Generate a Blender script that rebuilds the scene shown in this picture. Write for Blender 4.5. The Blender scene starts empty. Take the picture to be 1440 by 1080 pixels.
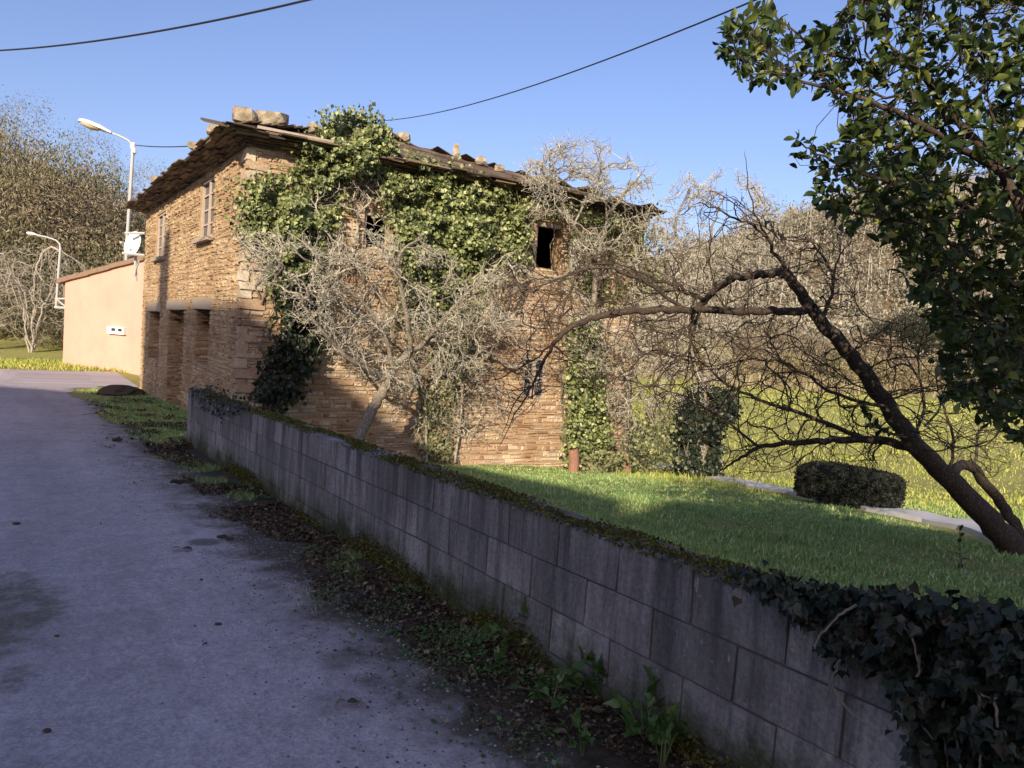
import bpy, bmesh, math, random
import numpy as np
from mathutils import Vector

R_ = math.radians
rnd = random.Random(7)
G = np.random.default_rng(11)
SC = bpy.context.scene
COL = SC.collection

# ------------------------------------------------------------------ camera
PITCH, ROLL, FPX, CAMZ = R_(3.44), R_(4.0), 1080.0, 1.4
CAM = np.array([0, 0, CAMZ])
_f = np.array([0, math.cos(PITCH), -math.sin(PITCH)])
_u0 = np.array([0, math.sin(PITCH), math.cos(PITCH)])
_r0 = np.array([1.0, 0, 0])
CR = math.cos(ROLL) * _r0 + math.sin(ROLL) * _u0
CU = math.cos(ROLL) * _u0 - math.sin(ROLL) * _r0

def ray(px, py):
    return _f + (px - 720) / FPX * CR + (540 - py) / FPX * CU

def at(px, py, Y):
    d = ray(px, py)
    return CAM + d * (Y / d[1])

def project(P):
    q = np.asarray(P) - CAM
    d = q @ _f
    return 720 + FPX * (q @ CR) / d, 540 - FPX * (q @ CU) / d

# lane axes: u runs along the lane away from us, v to the right across the block wall
UX = np.array([-.547, .837])
VX = np.array([.837, .547])
def P3(u, v, z=0.0):
    return np.array([UX[0] * u + VX[0] * v, UX[1] * u + VX[1] * v, z])
def uv_of(x, y):
    return UX[0] * x + UX[1] * y, VX[0] * x + VX[1] * y
U3, V3, Z3 = P3(1, 0), P3(0, 1), np.array([0, 0, 1.0])

def sstep(a, b, x):
    t = np.clip((np.asarray(x, float) - a) / (b - a), 0, 1)
    return t * t * (3 - 2 * t)

def softplus(x, k):
    return np.logaddexp(0, k * np.asarray(x, float)) / k

def vnoise(x, y, s, seed=0):
    x = np.asarray(x, float) / s; y = np.asarray(y, float) / s
    xi, yi = np.floor(x), np.floor(y)
    fx, fy = x - xi, y - yi
    fx = fx * fx * (3 - 2 * fx); fy = fy * fy * (3 - 2 * fy)
    def h(a, b):
        q = np.sin(a * 127.1 + b * 311.7 + seed * 74.7) * 43758.5453
        return q - np.floor(q)
    return (h(xi, yi) * (1 - fx) + h(xi + 1, yi) * fx) * (1 - fy) + (h(xi, yi + 1) * (1 - fx) + h(xi + 1, yi + 1) * fx) * fy

def ground_z(x, y):
    x = np.asarray(x, float); y = np.asarray(y, float)
    u, v = uv_of(x, y)
    road = -.035 * np.clip(u, -20, 24.5)
    lawn = -1.85 + softplus(.8 - .13 * y + 1.85, 5) + .05 * (vnoise(x, y, 1.1, 1) - .5) + .05 * (vnoise(x, y, .45, 2) - .5)
    lawn = np.minimum(lawn, .75)
    st = np.where(u < 11.25, 2.16, np.where(u < 24, 3.3, 6.0))
    wd = np.where(u < 24, .05, 3.0)
    w = sstep(st - wd, st + wd, v)
    z = road * (1 - w) + lawn * w
    yy = np.maximum(y, 5)
    q = x / yy
    left = sstep(-.2, -.42, q)
    right = sstep(-.1, .42, q)
    z = z + left * np.minimum(.2 * softplus(y - 37, .5), 16)
    z = z + right * (sstep(100, 235, y) * (38 + 16 * sstep(.2, .6, q) + 5 * (vnoise(x, y, 40, 5) - .5)))
    z = z + (1 - left) * (1 - right) * sstep(70, 200, y) * 10
    return z

def on_ground(px, py):
    d = ray(px, py)
    d = d / d[1]
    t = 1.2
    while t < 400:
        p = CAM + d * t
        if p[2] < ground_z(p[0], p[1]):
            break
        t *= 1.01
    return p

# ------------------------------------------------------------------ mesh helpers
def mk(name, V, F, mat, parent=None, uv=None, smooth=False):
    """link one mesh object: V (n,3); F an int array (m,k) or a list of such arrays"""
    V = np.asarray(V, dtype=np.float32).reshape(-1, 3)
    if not isinstance(F, list):
        F = [F]
    F = [np.asarray(f, dtype=np.int32) for f in F if len(f)]
    me = bpy.data.meshes.new(name)
    me.vertices.add(len(V)); me.vertices.foreach_set('co', V.ravel())
    lv = np.concatenate([f.ravel() for f in F])
    tot = np.concatenate([np.full(len(f), f.shape[1], np.int32) for f in F])
    st = np.concatenate([[0], np.cumsum(tot)[:-1]]).astype(np.int32)
    me.loops.add(len(lv)); me.loops.foreach_set('vertex_index', lv)
    me.polygons.add(len(tot)); me.polygons.foreach_set('loop_start', st)
    try:
        me.polygons.foreach_set('loop_total', tot)
    except Exception:
        pass
    if uv is not None:
        L = me.uv_layers.new(name='UVMap')
        L.data.foreach_set('uv', np.asarray(uv, np.float32)[lv].ravel())
    me.update(calc_edges=True)
    me.validate()
    me.polygons.foreach_set('use_smooth', np.full(len(me.polygons), bool(smooth)))
    me.materials.append(mat)
    o = bpy.data.objects.new(name, me)
    COL.objects.link(o)
    if parent is not None:
        o.parent = parent
        o.matrix_parent_inverse = parent.matrix_basis.inverted()
    return o

def tag(o, label=None, cat=None, group=None, kind=None):
    if label: o['label'] = label
    if cat: o['category'] = cat
    if group: o['group'] = group
    if kind: o['kind'] = kind
    return o

def thing(name, loc, label, cat, group=None):
    o = bpy.data.objects.new(name, None)
    o.empty_display_size = .2
    o.location = Vector([float(c) for c in loc])
    COL.objects.link(o)
    return tag(o, label, cat, group)

def copy_thing(src, loc, rz=0.0, s=1.0, label=None):
    c = src.copy(); COL.objects.link(c)
    c.location = Vector([float(q) for q in loc]); c.rotation_euler = (0, 0, rz); c.scale = (s, s, s)
    if label: c['label'] = label
    for ch in src.children:
        k = ch.copy(); COL.objects.link(k); k.parent = c
        k.matrix_parent_inverse = ch.matrix_parent_inverse.copy()
    return c

class MB:
    """collects quads and triangles of one mesh"""
    def __init__(s):
        s.v = []; s.q = []; s.t = []; s.n = 0
    def raw(s, V, quads=(), tris=()):
        b = s.n
        s.v.extend([tuple(map(float, p)) for p in V]); s.n += len(V)
        s.q.extend([tuple(b + i for i in f) for f in quads]); s.t.extend([tuple(b + i for i in f) for f in tris])
    def box(s, c, h, ax=None, jit=0.0, taper=0.0):
        A = np.eye(3) if ax is None else np.asarray(ax)
        c = np.asarray(c, float)
        V = []
        for k in (-1, 1):
            for (i, j) in ((-1, -1), (1, -1), (1, 1), (-1, 1)):
                f = 1 - (taper if k > 0 else 0)
                p = c + A[0] * h[0] * i * f + A[1] * h[1] * j * f + A[2] * h[2] * k
                if jit: p = p + np.array([rnd.uniform(-jit, jit) for _ in range(3)])
                V.append(p)
        s.raw(V, [(0, 3, 2, 1), (4, 5, 6, 7), (0, 1, 5, 4), (1, 2, 6, 5), (2, 3, 7, 6), (3, 0, 4, 7)])
    def tube(s, pts, rad, n=6, cap=True):
        V, Q = tube(pts, rad, n)
        s.raw(V, Q)
        if cap:
            m = len(pts) - 1
            a = s.n - len(V)
            c0 = s.n; s.v.append(tuple(map(float, pts[0]))); s.v.append(tuple(map(float, pts[-1]))); s.n += 2
            for i in range(n):
                s.t.append((c0, a + (i + 1) % n, a + i)); s.t.append((c0 + 1, a + m * n + i, a + m * n + (i + 1) % n))
    def build(s, name, mat, parent=None, smooth=False):
        F = []
        if s.q: F.append(np.array(s.q))
        if s.t: F.append(np.array(s.t))
        return mk(name, s.v, F, mat, parent, smooth=smooth)

def tube(pts, rad, n=6):
    P = np.asarray(pts, float); m = len(P)
    rad = np.broadcast_to(np.asarray(rad, float), (m,))
    T = np.gradient(P, axis=0)
    T /= np.linalg.norm(T, axis=1)[:, None] + 1e-9
    ref = np.array([0, 0, 1.0]) if abs(T[0][2]) < .9 else np.array([1.0, 0, 0])
    V = np.zeros((m, n, 3))
    a = np.arange(n) * 2 * math.pi / n
    N = np.cross(T[0], ref); N /= np.linalg.norm(N) + 1e-9
    for i in range(m):
        N = N - T[i] * (N @ T[i]); N /= np.linalg.norm(N) + 1e-9
        B = np.cross(T[i], N)
        V[i] = P[i] + rad[i] * (np.cos(a)[:, None] * N + np.sin(a)[:, None] * B)
    Q = []
    for i in range(m - 1):
        for j in range(n):
            k = (j + 1) % n
            Q.append((i * n + j, i * n + k, (i + 1) * n + k, (i + 1) * n + j))
    return V.reshape(-1, 3), Q

def hull(name, pts, mat):
    bm = bmesh.new()
    for p in pts: bm.verts.new([float(q) for q in p])
    r = bmesh.ops.convex_hull(bm, input=list(bm.verts))
    bmesh.ops.delete(bm, geom=list({g for g in r['geom_interior'] + r['geom_unused'] if isinstance(g, bmesh.types.BMVert)}), context='VERTS')
    bmesh.ops.bevel(bm, geom=list(bm.edges), offset=.012, segments=1, affect='EDGES', clamp_overlap=True)
    me = bpy.data.meshes.new(name); bm.to_mesh(me); bm.free(); me.materials.append(mat)
    o = bpy.data.objects.new(name, me); COL.objects.link(o)
    return o

def rand_unit(n):
    d = G.normal(size=(n, 3))
    return d / np.linalg.norm(d, axis=1)[:, None]

def norm(a):
    return a / (np.linalg.norm(a, axis=-1, keepdims=True) + 1e-9)

L_SIMPLE = (np.array([[0, 0, 0], [-.5, .45, .1], [0, 1, -.04], [.5, .45, .1]]), np.array([[0, 1, 2], [0, 2, 3]]) [:, ::-1])
L_IVY = (np.array([[0, 0, 0], [-.42, -.06, .05], [-.52, .3, .06], [-.24, .55, .02], [0, 1, -.05], [.24, .55, .02], [.52, .3, .06], [.42, -.06, .05], [0, .35, -.02]]),
         np.array([[8, 1, 0], [8, 2, 1], [8, 3, 2], [8, 4, 3], [8, 5, 4], [8, 6, 5], [8, 7, 6], [8, 0, 7]]))
_m = []
for _k, (_y, _w, _z) in enumerate([(0, .04, 0), (.2, .32, .03), (.45, .5, .05), (.7, .45, .02), (.9, .22, -.05)]):
    _m += [[-_w, _y, _z + .12 * _w], [0, _y, _z - .05 * _w], [_w, _y, _z + .12 * _w]]
_m.append([0, 1, -.1])
_fq = []
for _k in range(4):
    _a = _k * 3
    _fq += [[_a, _a + 1, _a + 4], [_a, _a + 4, _a + 3], [_a + 1, _a + 2, _a + 5], [_a + 1, _a + 5, _a + 4]]
_fq += [[12, 13, 15], [13, 14, 15]]
L_OVAL = (np.array(_m) * np.array([.85, 1, 1]), np.array(_fq))
L_QUAD = (np.array([[-.5, 0, .1], [.5, 0, .05], [.45, 1, -.1], [-.4, .9, .15]]), np.array([[0, 1, 2, 3]]))

def leaves(pos, nrm, up, size, tmpl=L_SIMPLE, wide=1.0):
    """leaf cards: pos (n,3) stalk end, nrm face direction, up the way the tip points, size (n,)"""
    pos = np.asarray(pos); n = len(pos)
    Y = norm(np.asarray(up)); Z = norm(nrm - Y * np.sum(nrm * Y, 1)[:, None])
    X = np.cross(Y, Z)
    T, F = tmpl
    size = np.broadcast_to(np.asarray(size, float), (n,))
    V = pos[:, None, :] + size[:, None, None] * (T[None, :, 0:1] * X[:, None, :] * wide + T[None, :, 1:2] * Y[:, None, :] + T[None, :, 2:3] * Z[:, None, :])
    k = len(T)
    FF = (F[None] + (np.arange(n) * k)[:, None, None]).reshape(-1, F.shape[1])
    return V.reshape(-1, 3), FF

def cat(parts):
    """join several (V, F) pairs with equal face size"""
    V = []; F = []; b = 0
    for v, f in parts:
        V.append(np.asarray(v).reshape(-1, 3)); F.append(np.asarray(f) + b); b += len(V[-1])
    return np.concatenate(V), np.concatenate(F)

def blades(pos, h, w, lean=.5):
    n = len(pos)
    a = G.uniform(0, 2 * math.pi, n)
    side = np.stack([np.cos(a), np.sin(a), 0 * a], 1)
    b = G.uniform(0, 2 * math.pi, n)
    ln = np.stack([np.cos(b), np.sin(b), 0 * b], 1) * (np.abs(G.normal(0, lean, n)) * h)[:, None]
    up = np.zeros((n, 3)); up[:, 2] = h
    w = np.broadcast_to(np.asarray(w, float), (n,))[:, None]
    V = np.stack([pos - side * w, pos + side * w, pos + up * .6 + ln * .4 + side * w * .7, pos + up * .6 + ln * .4 - side * w * .7, pos + up * .9 + ln], 1)
    i = (np.arange(n) * 5)[:, None]
    return V.reshape(-1, 3), [np.concatenate([i, i + 1, i + 2, i + 3], 1), np.concatenate([i + 3, i + 2, i + 4], 1)]

def inpoly(x, y, poly):
    c = np.zeros(len(x), bool); j = len(poly) - 1
    for i in range(len(poly)):
        xi, yi = poly[i]; xj, yj = poly[j]
        c ^= ((yi > y) != (yj > y)) & (x < (xj - xi) * (y - yi) / (yj - yi + 1e-12) + xi)
        j = i
    return c

def sample_poly(poly, n, edge=0.0):
    p = np.array(poly, float)
    lo, hi = p.min(0), p.max(0)
    out = []
    tot = 0
    while tot < n:
        q = G.uniform(lo, hi, (n * 2, 2))
        q = q[inpoly(q[:, 0], q[:, 1], poly)]
        out.append(q); tot += len(q)
    q = np.concatenate(out)[:n]
    if edge: q = q + G.normal(0, edge, q.shape)
    return q[~((np.abs(q[:, 0] - 774) < 25) & (np.abs(q[:, 1] - 348) < 40))]

# ------------------------------------------------------------------ branching skeletons
class Sk:
    def __init__(s):
        s.p = np.zeros((160000, 3)); s.d = np.zeros((160000, 3)); s.par = []; s.r = []; s.n = 0
        s.ok = np.zeros(160000, bool)
    def add(s, p, par, r=0.0, ok=True):
        i = s.n
        s.p[i] = p
        if par >= 0:
            d = s.p[i] - s.p[par]; s.d[i] = d / (np.linalg.norm(d) + 1e-9)
        s.par.append(par); s.r.append(r); s.ok[i] = ok; s.n += 1
        return i
    def limb(s, pts, rad, par=-1, sub=5, wob=0.0, ok_from=0):
        """smooth limb through control points; returns node indices"""
        P = np.asarray(pts, float); m = len(P); ids = []
        for k in range(m - 1):
            p0 = P[max(k - 1, 0)]; p1 = P[k]; p2 = P[k + 1]; p3 = P[min(k + 2, m - 1)]
            for q in range(sub):
                t = q / sub
                c = .5 * ((2 * p1) + (-p0 + p2) * t + (2 * p0 - 5 * p1 + 4 * p2 - p3) * t * t + (-p0 + 3 * p1 - 3 * p2 + p3) * t ** 3)
                r = rad[k] * (1 - t) + rad[k + 1] * t
                if wob: c = c + G.normal(0, wob, 3)
                par = s.add(c, par, r, k >= ok_from); ids.append(par)
        ids.append(s.add(P[-1], par, rad[-1]))
        return ids
    def near(s, p):
        return int(np.argmin(np.sum((s.p[:s.n] - p) ** 2, 1)))
    def grow(s, targets, seg=.12, wig=.15, droop=0.0, keep=.35):
        T = np.asarray(targets)
        d0 = np.array([np.min(np.sum((s.p[:s.n:3] - t) ** 2, 1)) for t in T])
        for k in np.argsort(d0 * G.uniform(.7, 1.4, len(d0))):
            t = T[k]
            dd = np.sum((s.p[:s.n] - t) ** 2, 1) + (~s.ok[:s.n]) * 1e3
            kk = np.argpartition(dd, min(24, s.n - 1))[:24]
            w_ = t - s.p[kk]; ln = np.linalg.norm(w_, axis=1) + 1e-9
            cs = np.sum(w_ * s.d[kk], 1) / ln
            i = int(kk[np.argmin(np.sqrt(dd[kk]) * (1.75 - cs))]); L = math.sqrt(dd[i])
            if L < seg * .4: continue
            p0 = s.p[i]; dr = s.d[i]
            c = p0 + dr * L * keep + (t - p0) * .25 + G.normal(0, wig * L, 3)
            m = max(2, int(math.ceil(L / seg)))
            par = i
            for q in range(1, m + 1):
                a = q / m
                b = (1 - a) ** 2 * p0 + 2 * a * (1 - a) * c + a * a * t
                if q < m: b = b + G.normal(0, wig * seg * .6, 3)
                b[2] -= droop * a * a * L
                par = s.add(b, par)
    def radii(s, r0, ex=2.3, cap=9):
        acc = np.zeros(s.n); kids = np.zeros(s.n, int)
        for i in range(s.n):
            if s.par[i] >= 0: kids[s.par[i]] += 1
        for i in range(s.n - 1, -1, -1):
            if kids[i] == 0: acc[i] = 1
            if s.par[i] >= 0: acc[s.par[i]] += acc[i]
        r = np.minimum(r0 * acc ** (1 / ex), cap)
        spec = np.array(s.r)
        r = np.where(spec > 0, np.maximum(spec, 0), r)
        return r, acc
    def meshes(s, r0, ex=2.3, thick=.02, n_thick=8, n_thin=4, cap=9):
        """two meshes (V, F): thick wood and thin twigs"""
        r, acc = s.radii(r0, ex, cap)
        kids = [[] for _ in range(s.n)]
        roots = []
        for i, p in enumerate(s.par):
            (kids[p] if p >= 0 else roots).append(i)
        out = {0: [], 1: []}
        stack = [(-1, i) for i in roots]
        while stack:
            p, i = stack.pop()
            ch = [p] if p >= 0 else []
            j = i
            while True:
                ch.append(j)
                if not kids[j]: break
                b = max(kids[j], key=lambda q: (s.r[q] > 0, acc[q]))
                for q in kids[j]:
                    if q != b: stack.append((j, q))
                j = b
            rr = r[ch].copy()
            if p >= 0: rr[0] = min(rr[0], rr[1] * 1.25)
            if not kids[j]: rr[-1] *= .45
            big = rr[min(1, len(rr) - 1)] > thick
            V, Q = tube(s.p[ch], rr, n_thick if big else n_thin)
            out[0 if big else 1].append((V, np.array(Q)))
        return (cat(out[0]) if out[0] else None), (cat(out[1]) if out[1] else None)
    def tips(s):
        k = np.ones(s.n, bool)
        for p in s.par:
            if p >= 0: k[p] = False
        return np.where(k)[0]

# ------------------------------------------------------------------ materials
class NT:
    def __init__(s, name):
        s.m = bpy.data.materials.new(name); s.m.use_nodes = True
        s.t = s.m.node_tree; s.t.nodes.clear()
        s.out = s.t.nodes.new('ShaderNodeOutputMaterial')
        s.b = s.n('ShaderNodeBsdfPrincipled')
        s.l(s.b.outputs[0], s.out.inputs['Surface'])
    def n(s, ty, **kw):
        nd = s.t.nodes.new(ty)
        for k, v in kw.items():
            if k.startswith('_'):
                setattr(nd, k[1:], v)
            else:
                key = int(k[1:]) if k[0] == 'i' and k[1:].isdigit() else k.replace('__', ' ')
                if hasattr(v, 'is_output'): s.l(v, nd.inputs[key])
                else: nd.inputs[key].default_value = v
        return nd
    def l(s, a, b): s.t.links.new(a, b)
    def ramp(s, fac, stops, interp='LINEAR'):
        r = s.n('ShaderNodeValToRGB'); e = r.color_ramp
        e.interpolation = interp
        while len(e.elements) < len(stops): e.elements.new(.5)
        for k, (p, c) in enumerate(stops):
            e.elements[k].position = p
            e.elements[k].color = (*c, 1) if not isinstance(c, (int, float)) else (c, c, c, 1)
        if fac is not None: s.l(fac, r.inputs[0])
        return r.outputs[0]
    def coord(s, which='Object', scale=(1, 1, 1), rot=(0, 0, 0)):
        t = s.n('ShaderNodeTexCoord')
        mp = s.n('ShaderNodeMapping'); mp.inputs['Scale'].default_value = scale; mp.inputs['Rotation'].default_value = rot
        s.l(t.outputs[which], mp.inputs[0])
        return mp.outputs[0]
    def noise(s, vec, scale, detail=6, rough=.6):
        nd = s.n('ShaderNodeTexNoise', Scale=scale, Detail=detail, Roughness=rough)
        if vec is not None: s.l(vec, nd.inputs['Vector'])
        return nd.outputs['Fac']
    def mix(s, fac, a, b, mode='MIX'):
        nd = s.n('ShaderNodeMix', _data_type='RGBA', _blend_type=mode)
        for key, v in (('Factor', fac), ('A', a), ('B', b)):
            sock = [i for i in nd.inputs if i.name == key and (i.type == ('VALUE' if key == 'Factor' else 'RGBA'))][0]
            if hasattr(v, 'is_output'): s.l(v, sock)
            else: sock.default_value = v if key == 'Factor' else (*v, 1)
        return [o for o in nd.outputs if o.type == 'RGBA'][0]
    def math(s, op, a, b=0.5, clamp=False):
        nd = s.n('ShaderNodeMath', _operation=op, _use_clamp=clamp)
        for k, v in enumerate((a, b)):
            if hasattr(v, 'is_output'): s.l(v, nd.inputs[k])
            else: nd.inputs[k].default_value = v
        return nd.outputs[0]
    def island(s):
        return s.n('ShaderNodeNewGeometry').outputs['Random Per Island']
    def fin(s, col, rough=.85, spec=.3, bump=None, bstr=.3, bdist=.02, normal=None):
        for v, key in ((col, 'Base Color'), (rough, 'Roughness')):
            if hasattr(v, 'is_output'): s.l(v, s.b.inputs[key])
            else: s.b.inputs[key].default_value = (*v, 1) if key == 'Base Color' else v
        s.b.inputs['Specular IOR Level'].default_value = spec
        if bump is not None:
            bp = s.n('ShaderNodeBump', Strength=bstr, Distance=bdist, Height=bump)
            s.l(bp.outputs[0], s.b.inputs['Normal'])
        return s.m
    def translucent(s, col, fac):
        tr = s.n('ShaderNodeBsdfTranslucent')
        if hasattr(col, 'is_output'): s.l(col, tr.inputs[0])
        else: tr.inputs[0].default_value = (*col, 1)
        mx = s.n('ShaderNodeMixShader'); mx.inputs[0].default_value = fac
        s.l(s.b.outputs[0], mx.inputs[1]); s.l(tr.outputs[0], mx.inputs[2]); s.l(mx.outputs[0], s.out.inputs['Surface'])
        return s.m

def leaf_mat(name, stops, rough=.5, spec=.4, trans=.25, clump=None, clump_cols=(.55, 1.25)):
    t = NT(name)
    c = t.ramp(t.island(), stops)
    if clump:
        nz = t.noise(t.coord(), clump, 2)
        c = t.mix(1.0, c, t.ramp(nz, [(.3, (clump_cols[0],) * 3), (.7, (clump_cols[1],) * 3)]), 'MULTIPLY')
    t.fin(c, rough, spec)
    if trans: t.translucent(c, trans)
    return t.m

def plain_mat(name, col, rough=.7, spec=.3, var=.25, scale=8, metal=0.0, bstr=.15):
    t = NT(name)
    nz = t.noise(t.coord(), scale)
    c = t.mix(nz, tuple(max(0, q * (1 - var)) for q in col), tuple(q * (1 + var) for q in col))
    t.fin(c, rough, spec, nz, bstr, .01)
    t.b.inputs['Metallic'].default_value = metal
    return t.m

M = {}
# stone of the old house: one tone per stone, stains over it
def stone_mat(name, stops, dark, pale=(.52, .42, .28)):
    t = NT(name)
    c = t.ramp(t.island(), stops)
    v = t.coord()
    n1 = t.noise(v, 1.3, 5); n2 = t.noise(v, 30, 6); n3 = t.noise(v, .55, 7, .7)
    c = t.mix(t.ramp(n3, [(.38, .0), (.50, 0), (.66, .55)]), c, pale)
    c = t.mix(t.ramp(n3, [(.30, .6), (.44, 0)]), c, t.mix(1.0, c, (.72, .55, .48), 'MULTIPLY'))
    c = t.mix(t.ramp(n1, [(.42, 0), (.68, 1)]), c, t.mix(1.0, c, dark, 'MULTIPLY'))
    c = t.mix(1.0, c, t.ramp(n2, [(.3, (.68,) * 3), (.7, (1.15,) * 3)]), 'MULTIPLY')
    return t.fin(c, .92, .15, n2, .6, .015)
M['stone'] = stone_mat('slate_rubble', [(0, (.25, .17, .10)), (.2, (.42, .295, .17)), (.45, (.52, .375, .215)), (.7, (.58, .43, .26)), (.9, (.48, .335, .19)), (1, (.40, .31, .22))], (.66, .58, .52))
M['stone_side'] = stone_mat('earthy_rubble', [(0, (.31, .205, .135)), (.25, (.50, .36, .24)), (.55, (.61, .475, .325)), (.8, (.65, .54, .395)), (1, (.48, .42, .33))], (.62, .50, .44), (.66, .55, .40))
M['mortar'] = plain_mat('clay_mortar', (.36, .245, .14), .95, .1, .3, 14, bstr=.5)
M['granite'] = plain_mat('granite_block', (.36, .29, .22), .9, .2, .25, 22, bstr=.5)
t = NT('roof_slate')
c = t.ramp(t.island(), [(0, (.055, .042, .035)), (.4, (.11, .078, .058)), (.75, (.17, .115, .075)), (1, (.22, .165, .11))])
v = t.coord(); n1 = t.noise(v, 3.5, 6)
c = t.mix(t.ramp(n1, [(.55, 0), (.7, .8)]), c, (.27, .19, .09))
M['slate'] = t.fin(c, .85, .2, t.noise(v, 40), .4, .01)
t = NT('fieldstone')
v = t.coord(); n1 = t.noise(v, 6, 6); 
c = t.ramp(n1, [(.3, (.13, .10, .07)), (.5, (.28, .225, .15)), (.7, (.42, .37, .29))])
M['fieldstone'] = t.fin(c, .92, .15, t.noise(v, 18, 6), .7, .03)
M['timber'] = plain_mat('grey_timber', (.42, .34, .27), .85, .2, .3, 12)
M['dark_void'] = plain_mat('dark_room', (.012, .010, .012), .9, .1, .3, 4)  # near-black: the unlit room is put into the floor's colour
M['glass'] = plain_mat('dusty_glass', (.03, .035, .045), .15, .5, .3, 5, bstr=.02)
t = NT('orange_render')
v = t.coord(); n1 = t.noise(v, .8, 6); n2 = t.noise(v, 60, 3)
c = t.mix(t.ramp(n1, [(.35, 0), (.7, 1)]), (.62, .35, .265), (.54, .30, .225))
n3_ = t.noise(t.coord(scale=(1, 1, .25)), 2.5, 6, .7)
c = t.mix(t.ramp(n3_, [(.5, 0), (.75, .35)]), c, (.42, .25, .19))
M['orange'] = t.fin(c, .9, .15, n2, .25, .006)
M['tile'] = plain_mat('clay_tile', (.22, .145, .10), .85, .2, .4, 9, bstr=.4)
M['white'] = plain_mat('white_paint', (.78, .76, .72), .5, .4, .06, 6)
M['galv'] = plain_mat('galvanised_steel', (.40, .39, .36), .5, .5, .12, 20)
M['black'] = plain_mat('black_rubber', (.02, .02, .022), .6, .3, .2, 9)
M['lens'] = plain_mat('amber_lens', (.62, .5, .3), .3, .5, .1, 5)

# concrete blocks with stains and streaks
t = NT('old_concrete_block')
v = t.coord()
base = t.ramp(t.island(), [(0, (.27, .255, .235)), (.5, (.34, .32, .295)), (1, (.43, .40, .37))])
streak = t.noise(t.coord(scale=(7, 7, .8)), 1.6, 7, .7)
blot = t.noise(v, 2.2, 8, .7); fine = t.noise(v, 55, 6, .7)
c = t.mix(t.ramp(streak, [(.42, 0), (.66, .75)]), base, (.075, .07, .07))
c = t.mix(t.ramp(t.noise(t.coord(scale=(9, 9, 1.5)), 2.6, 6, .7), [(.60, 0), (.74, .55)]), c, (.36, .34, .31))
c = t.mix(t.ramp(blot, [(.58, 0), (.72, .6)]), c, (.10, .095, .05))
c = t.mix(1.0, c, t.ramp(fine, [(.3, (.6,) * 3), (.7, (1.25,) * 3)]), 'MULTIPLY')
spots = t.n('ShaderNodeTexVoronoi', Scale=13.0); t.l(v, spots.inputs['Vector'])
c = t.mix(t.ramp(spots.outputs['Distance'], [(.04, .7), (.10, 0)]), c, (.42, .40, .37))
uv0 = t.n('ShaderNodeTexCoord').outputs['UV']
sp0 = t.n('ShaderNodeSeparateXYZ'); t.l(uv0, sp0.inputs[0])
mpr = t.n('ShaderNodeMapping'); mpr.inputs['Scale'].default_value = (9, .5, 1); t.l(uv0, mpr.inputs[0])
run = t.noise(mpr.outputs[0], 1.0, 6, .75)
runf = t.math('MULTIPLY', t.ramp(run, [(.45, 0), (.62, 1)]), t.ramp(sp0.outputs['Y'], [(.28, .1), (.72, .9)]))
c = t.mix(runf, c, (.05, .047, .05))
c = t.mix(t.ramp(t.noise(v, 1.1, 5, .6), [(.40, .45), (.58, 0)]), c, (.085, .078, .07))
wht = t.noise(t.coord(scale=(1, 1, .45)), 19, 4, .7)
c = t.mix(t.ramp(wht, [(.66, 0), (.74, .6)]), c, (.46, .44, .41))
# moss creeping up from the foot of the wall (UV: x along the lane, y height above ground)
uvv = t.n('ShaderNodeTexCoord').outputs['UV']
sep = t.n('ShaderNodeSeparateXYZ'); t.l(uvv, sep.inputs[0])
mz = t.math('ADD', sep.outputs['Y'], t.math('MULTIPLY', t.math('SUBTRACT', t.noise(v, 3.2, 6, .7), .5), -.75))
c = t.mix(t.ramp(mz, [(.04, .95), (.24, 0)]), c, t.ramp(fine, [(.3, (.02, .024, .008)), (.7, (.075, .085, .025))]))
M['block'] = t.fin(c, .93, .15, t.math('ADD', fine, t.math('MULTIPLY', blot, 1.5)), .5, .008)
M['joint'] = plain_mat('joint_mortar', (.11, .10, .09), .95, .1, .5, 18, bstr=.5)

# lane: worn asphalt that breaks up into gravel and leaf soil at its right edge (UV = metres along / across)
t = NT('worn_asphalt')
uvn = t.n('ShaderNodeTexCoord').outputs['UV']
sep = t.n('ShaderNodeSeparateXYZ'); t.l(uvn, sep.inputs[0])
big = t.noise(uvn, .55, 7, .65); mid = t.noise(uvn, 3.0, 8, .7); fine = t.noise(uvn, 70, 5, .75); grit = t.noise(uvn, 28, 6, .8)
asp = t.ramp(big, [(.3, (.42, .365, .37)), (.5, (.48, .42, .425)), (.7, (.53, .47, .47))])
asp = t.mix(t.ramp(mid, [(.5, 0), (.75, .45)]), asp, (.26, .235, .225))
asp = t.mix(1.0, asp, t.ramp(fine, [(.3, (.66,) * 3), (.7, (1.22,) * 3)]), 'MULTIPLY')
asp = t.mix(1.0, asp, t.ramp(grit, [(.35, (.82,) * 3), (.6, (1.08,) * 3)]), 'MULTIPLY')
mpt = t.n('ShaderNodeMapping'); mpt.inputs['Scale'].default_value = (.10, 1.15, 1); t.l(uvn, mpt.inputs[0])
asp = t.mix(1.0, asp, t.ramp(t.noise(mpt.outputs[0], 1.0, 5, .6), [(.34, (.80,) * 3), (.64, (1.10, 1.09, 1.07))]), 'MULTIPLY')
asp = t.mix(1.0, asp, t.ramp(t.noise(uvn, 7.0, 8, .75), [(.35, (.8,) * 3), (.65, (1.1,) * 3)]), 'MULTIPLY')
mud = t.noise(uvn, 1.3, 9, .75)
asp = t.mix(t.ramp(mud, [(.54, 0), (.68, .55)]), asp, (.22, .19, .165))
spk = t.n('ShaderNodeTexVoronoi', Scale=55.0); t.l(uvn, spk.inputs['Vector'])
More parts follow.
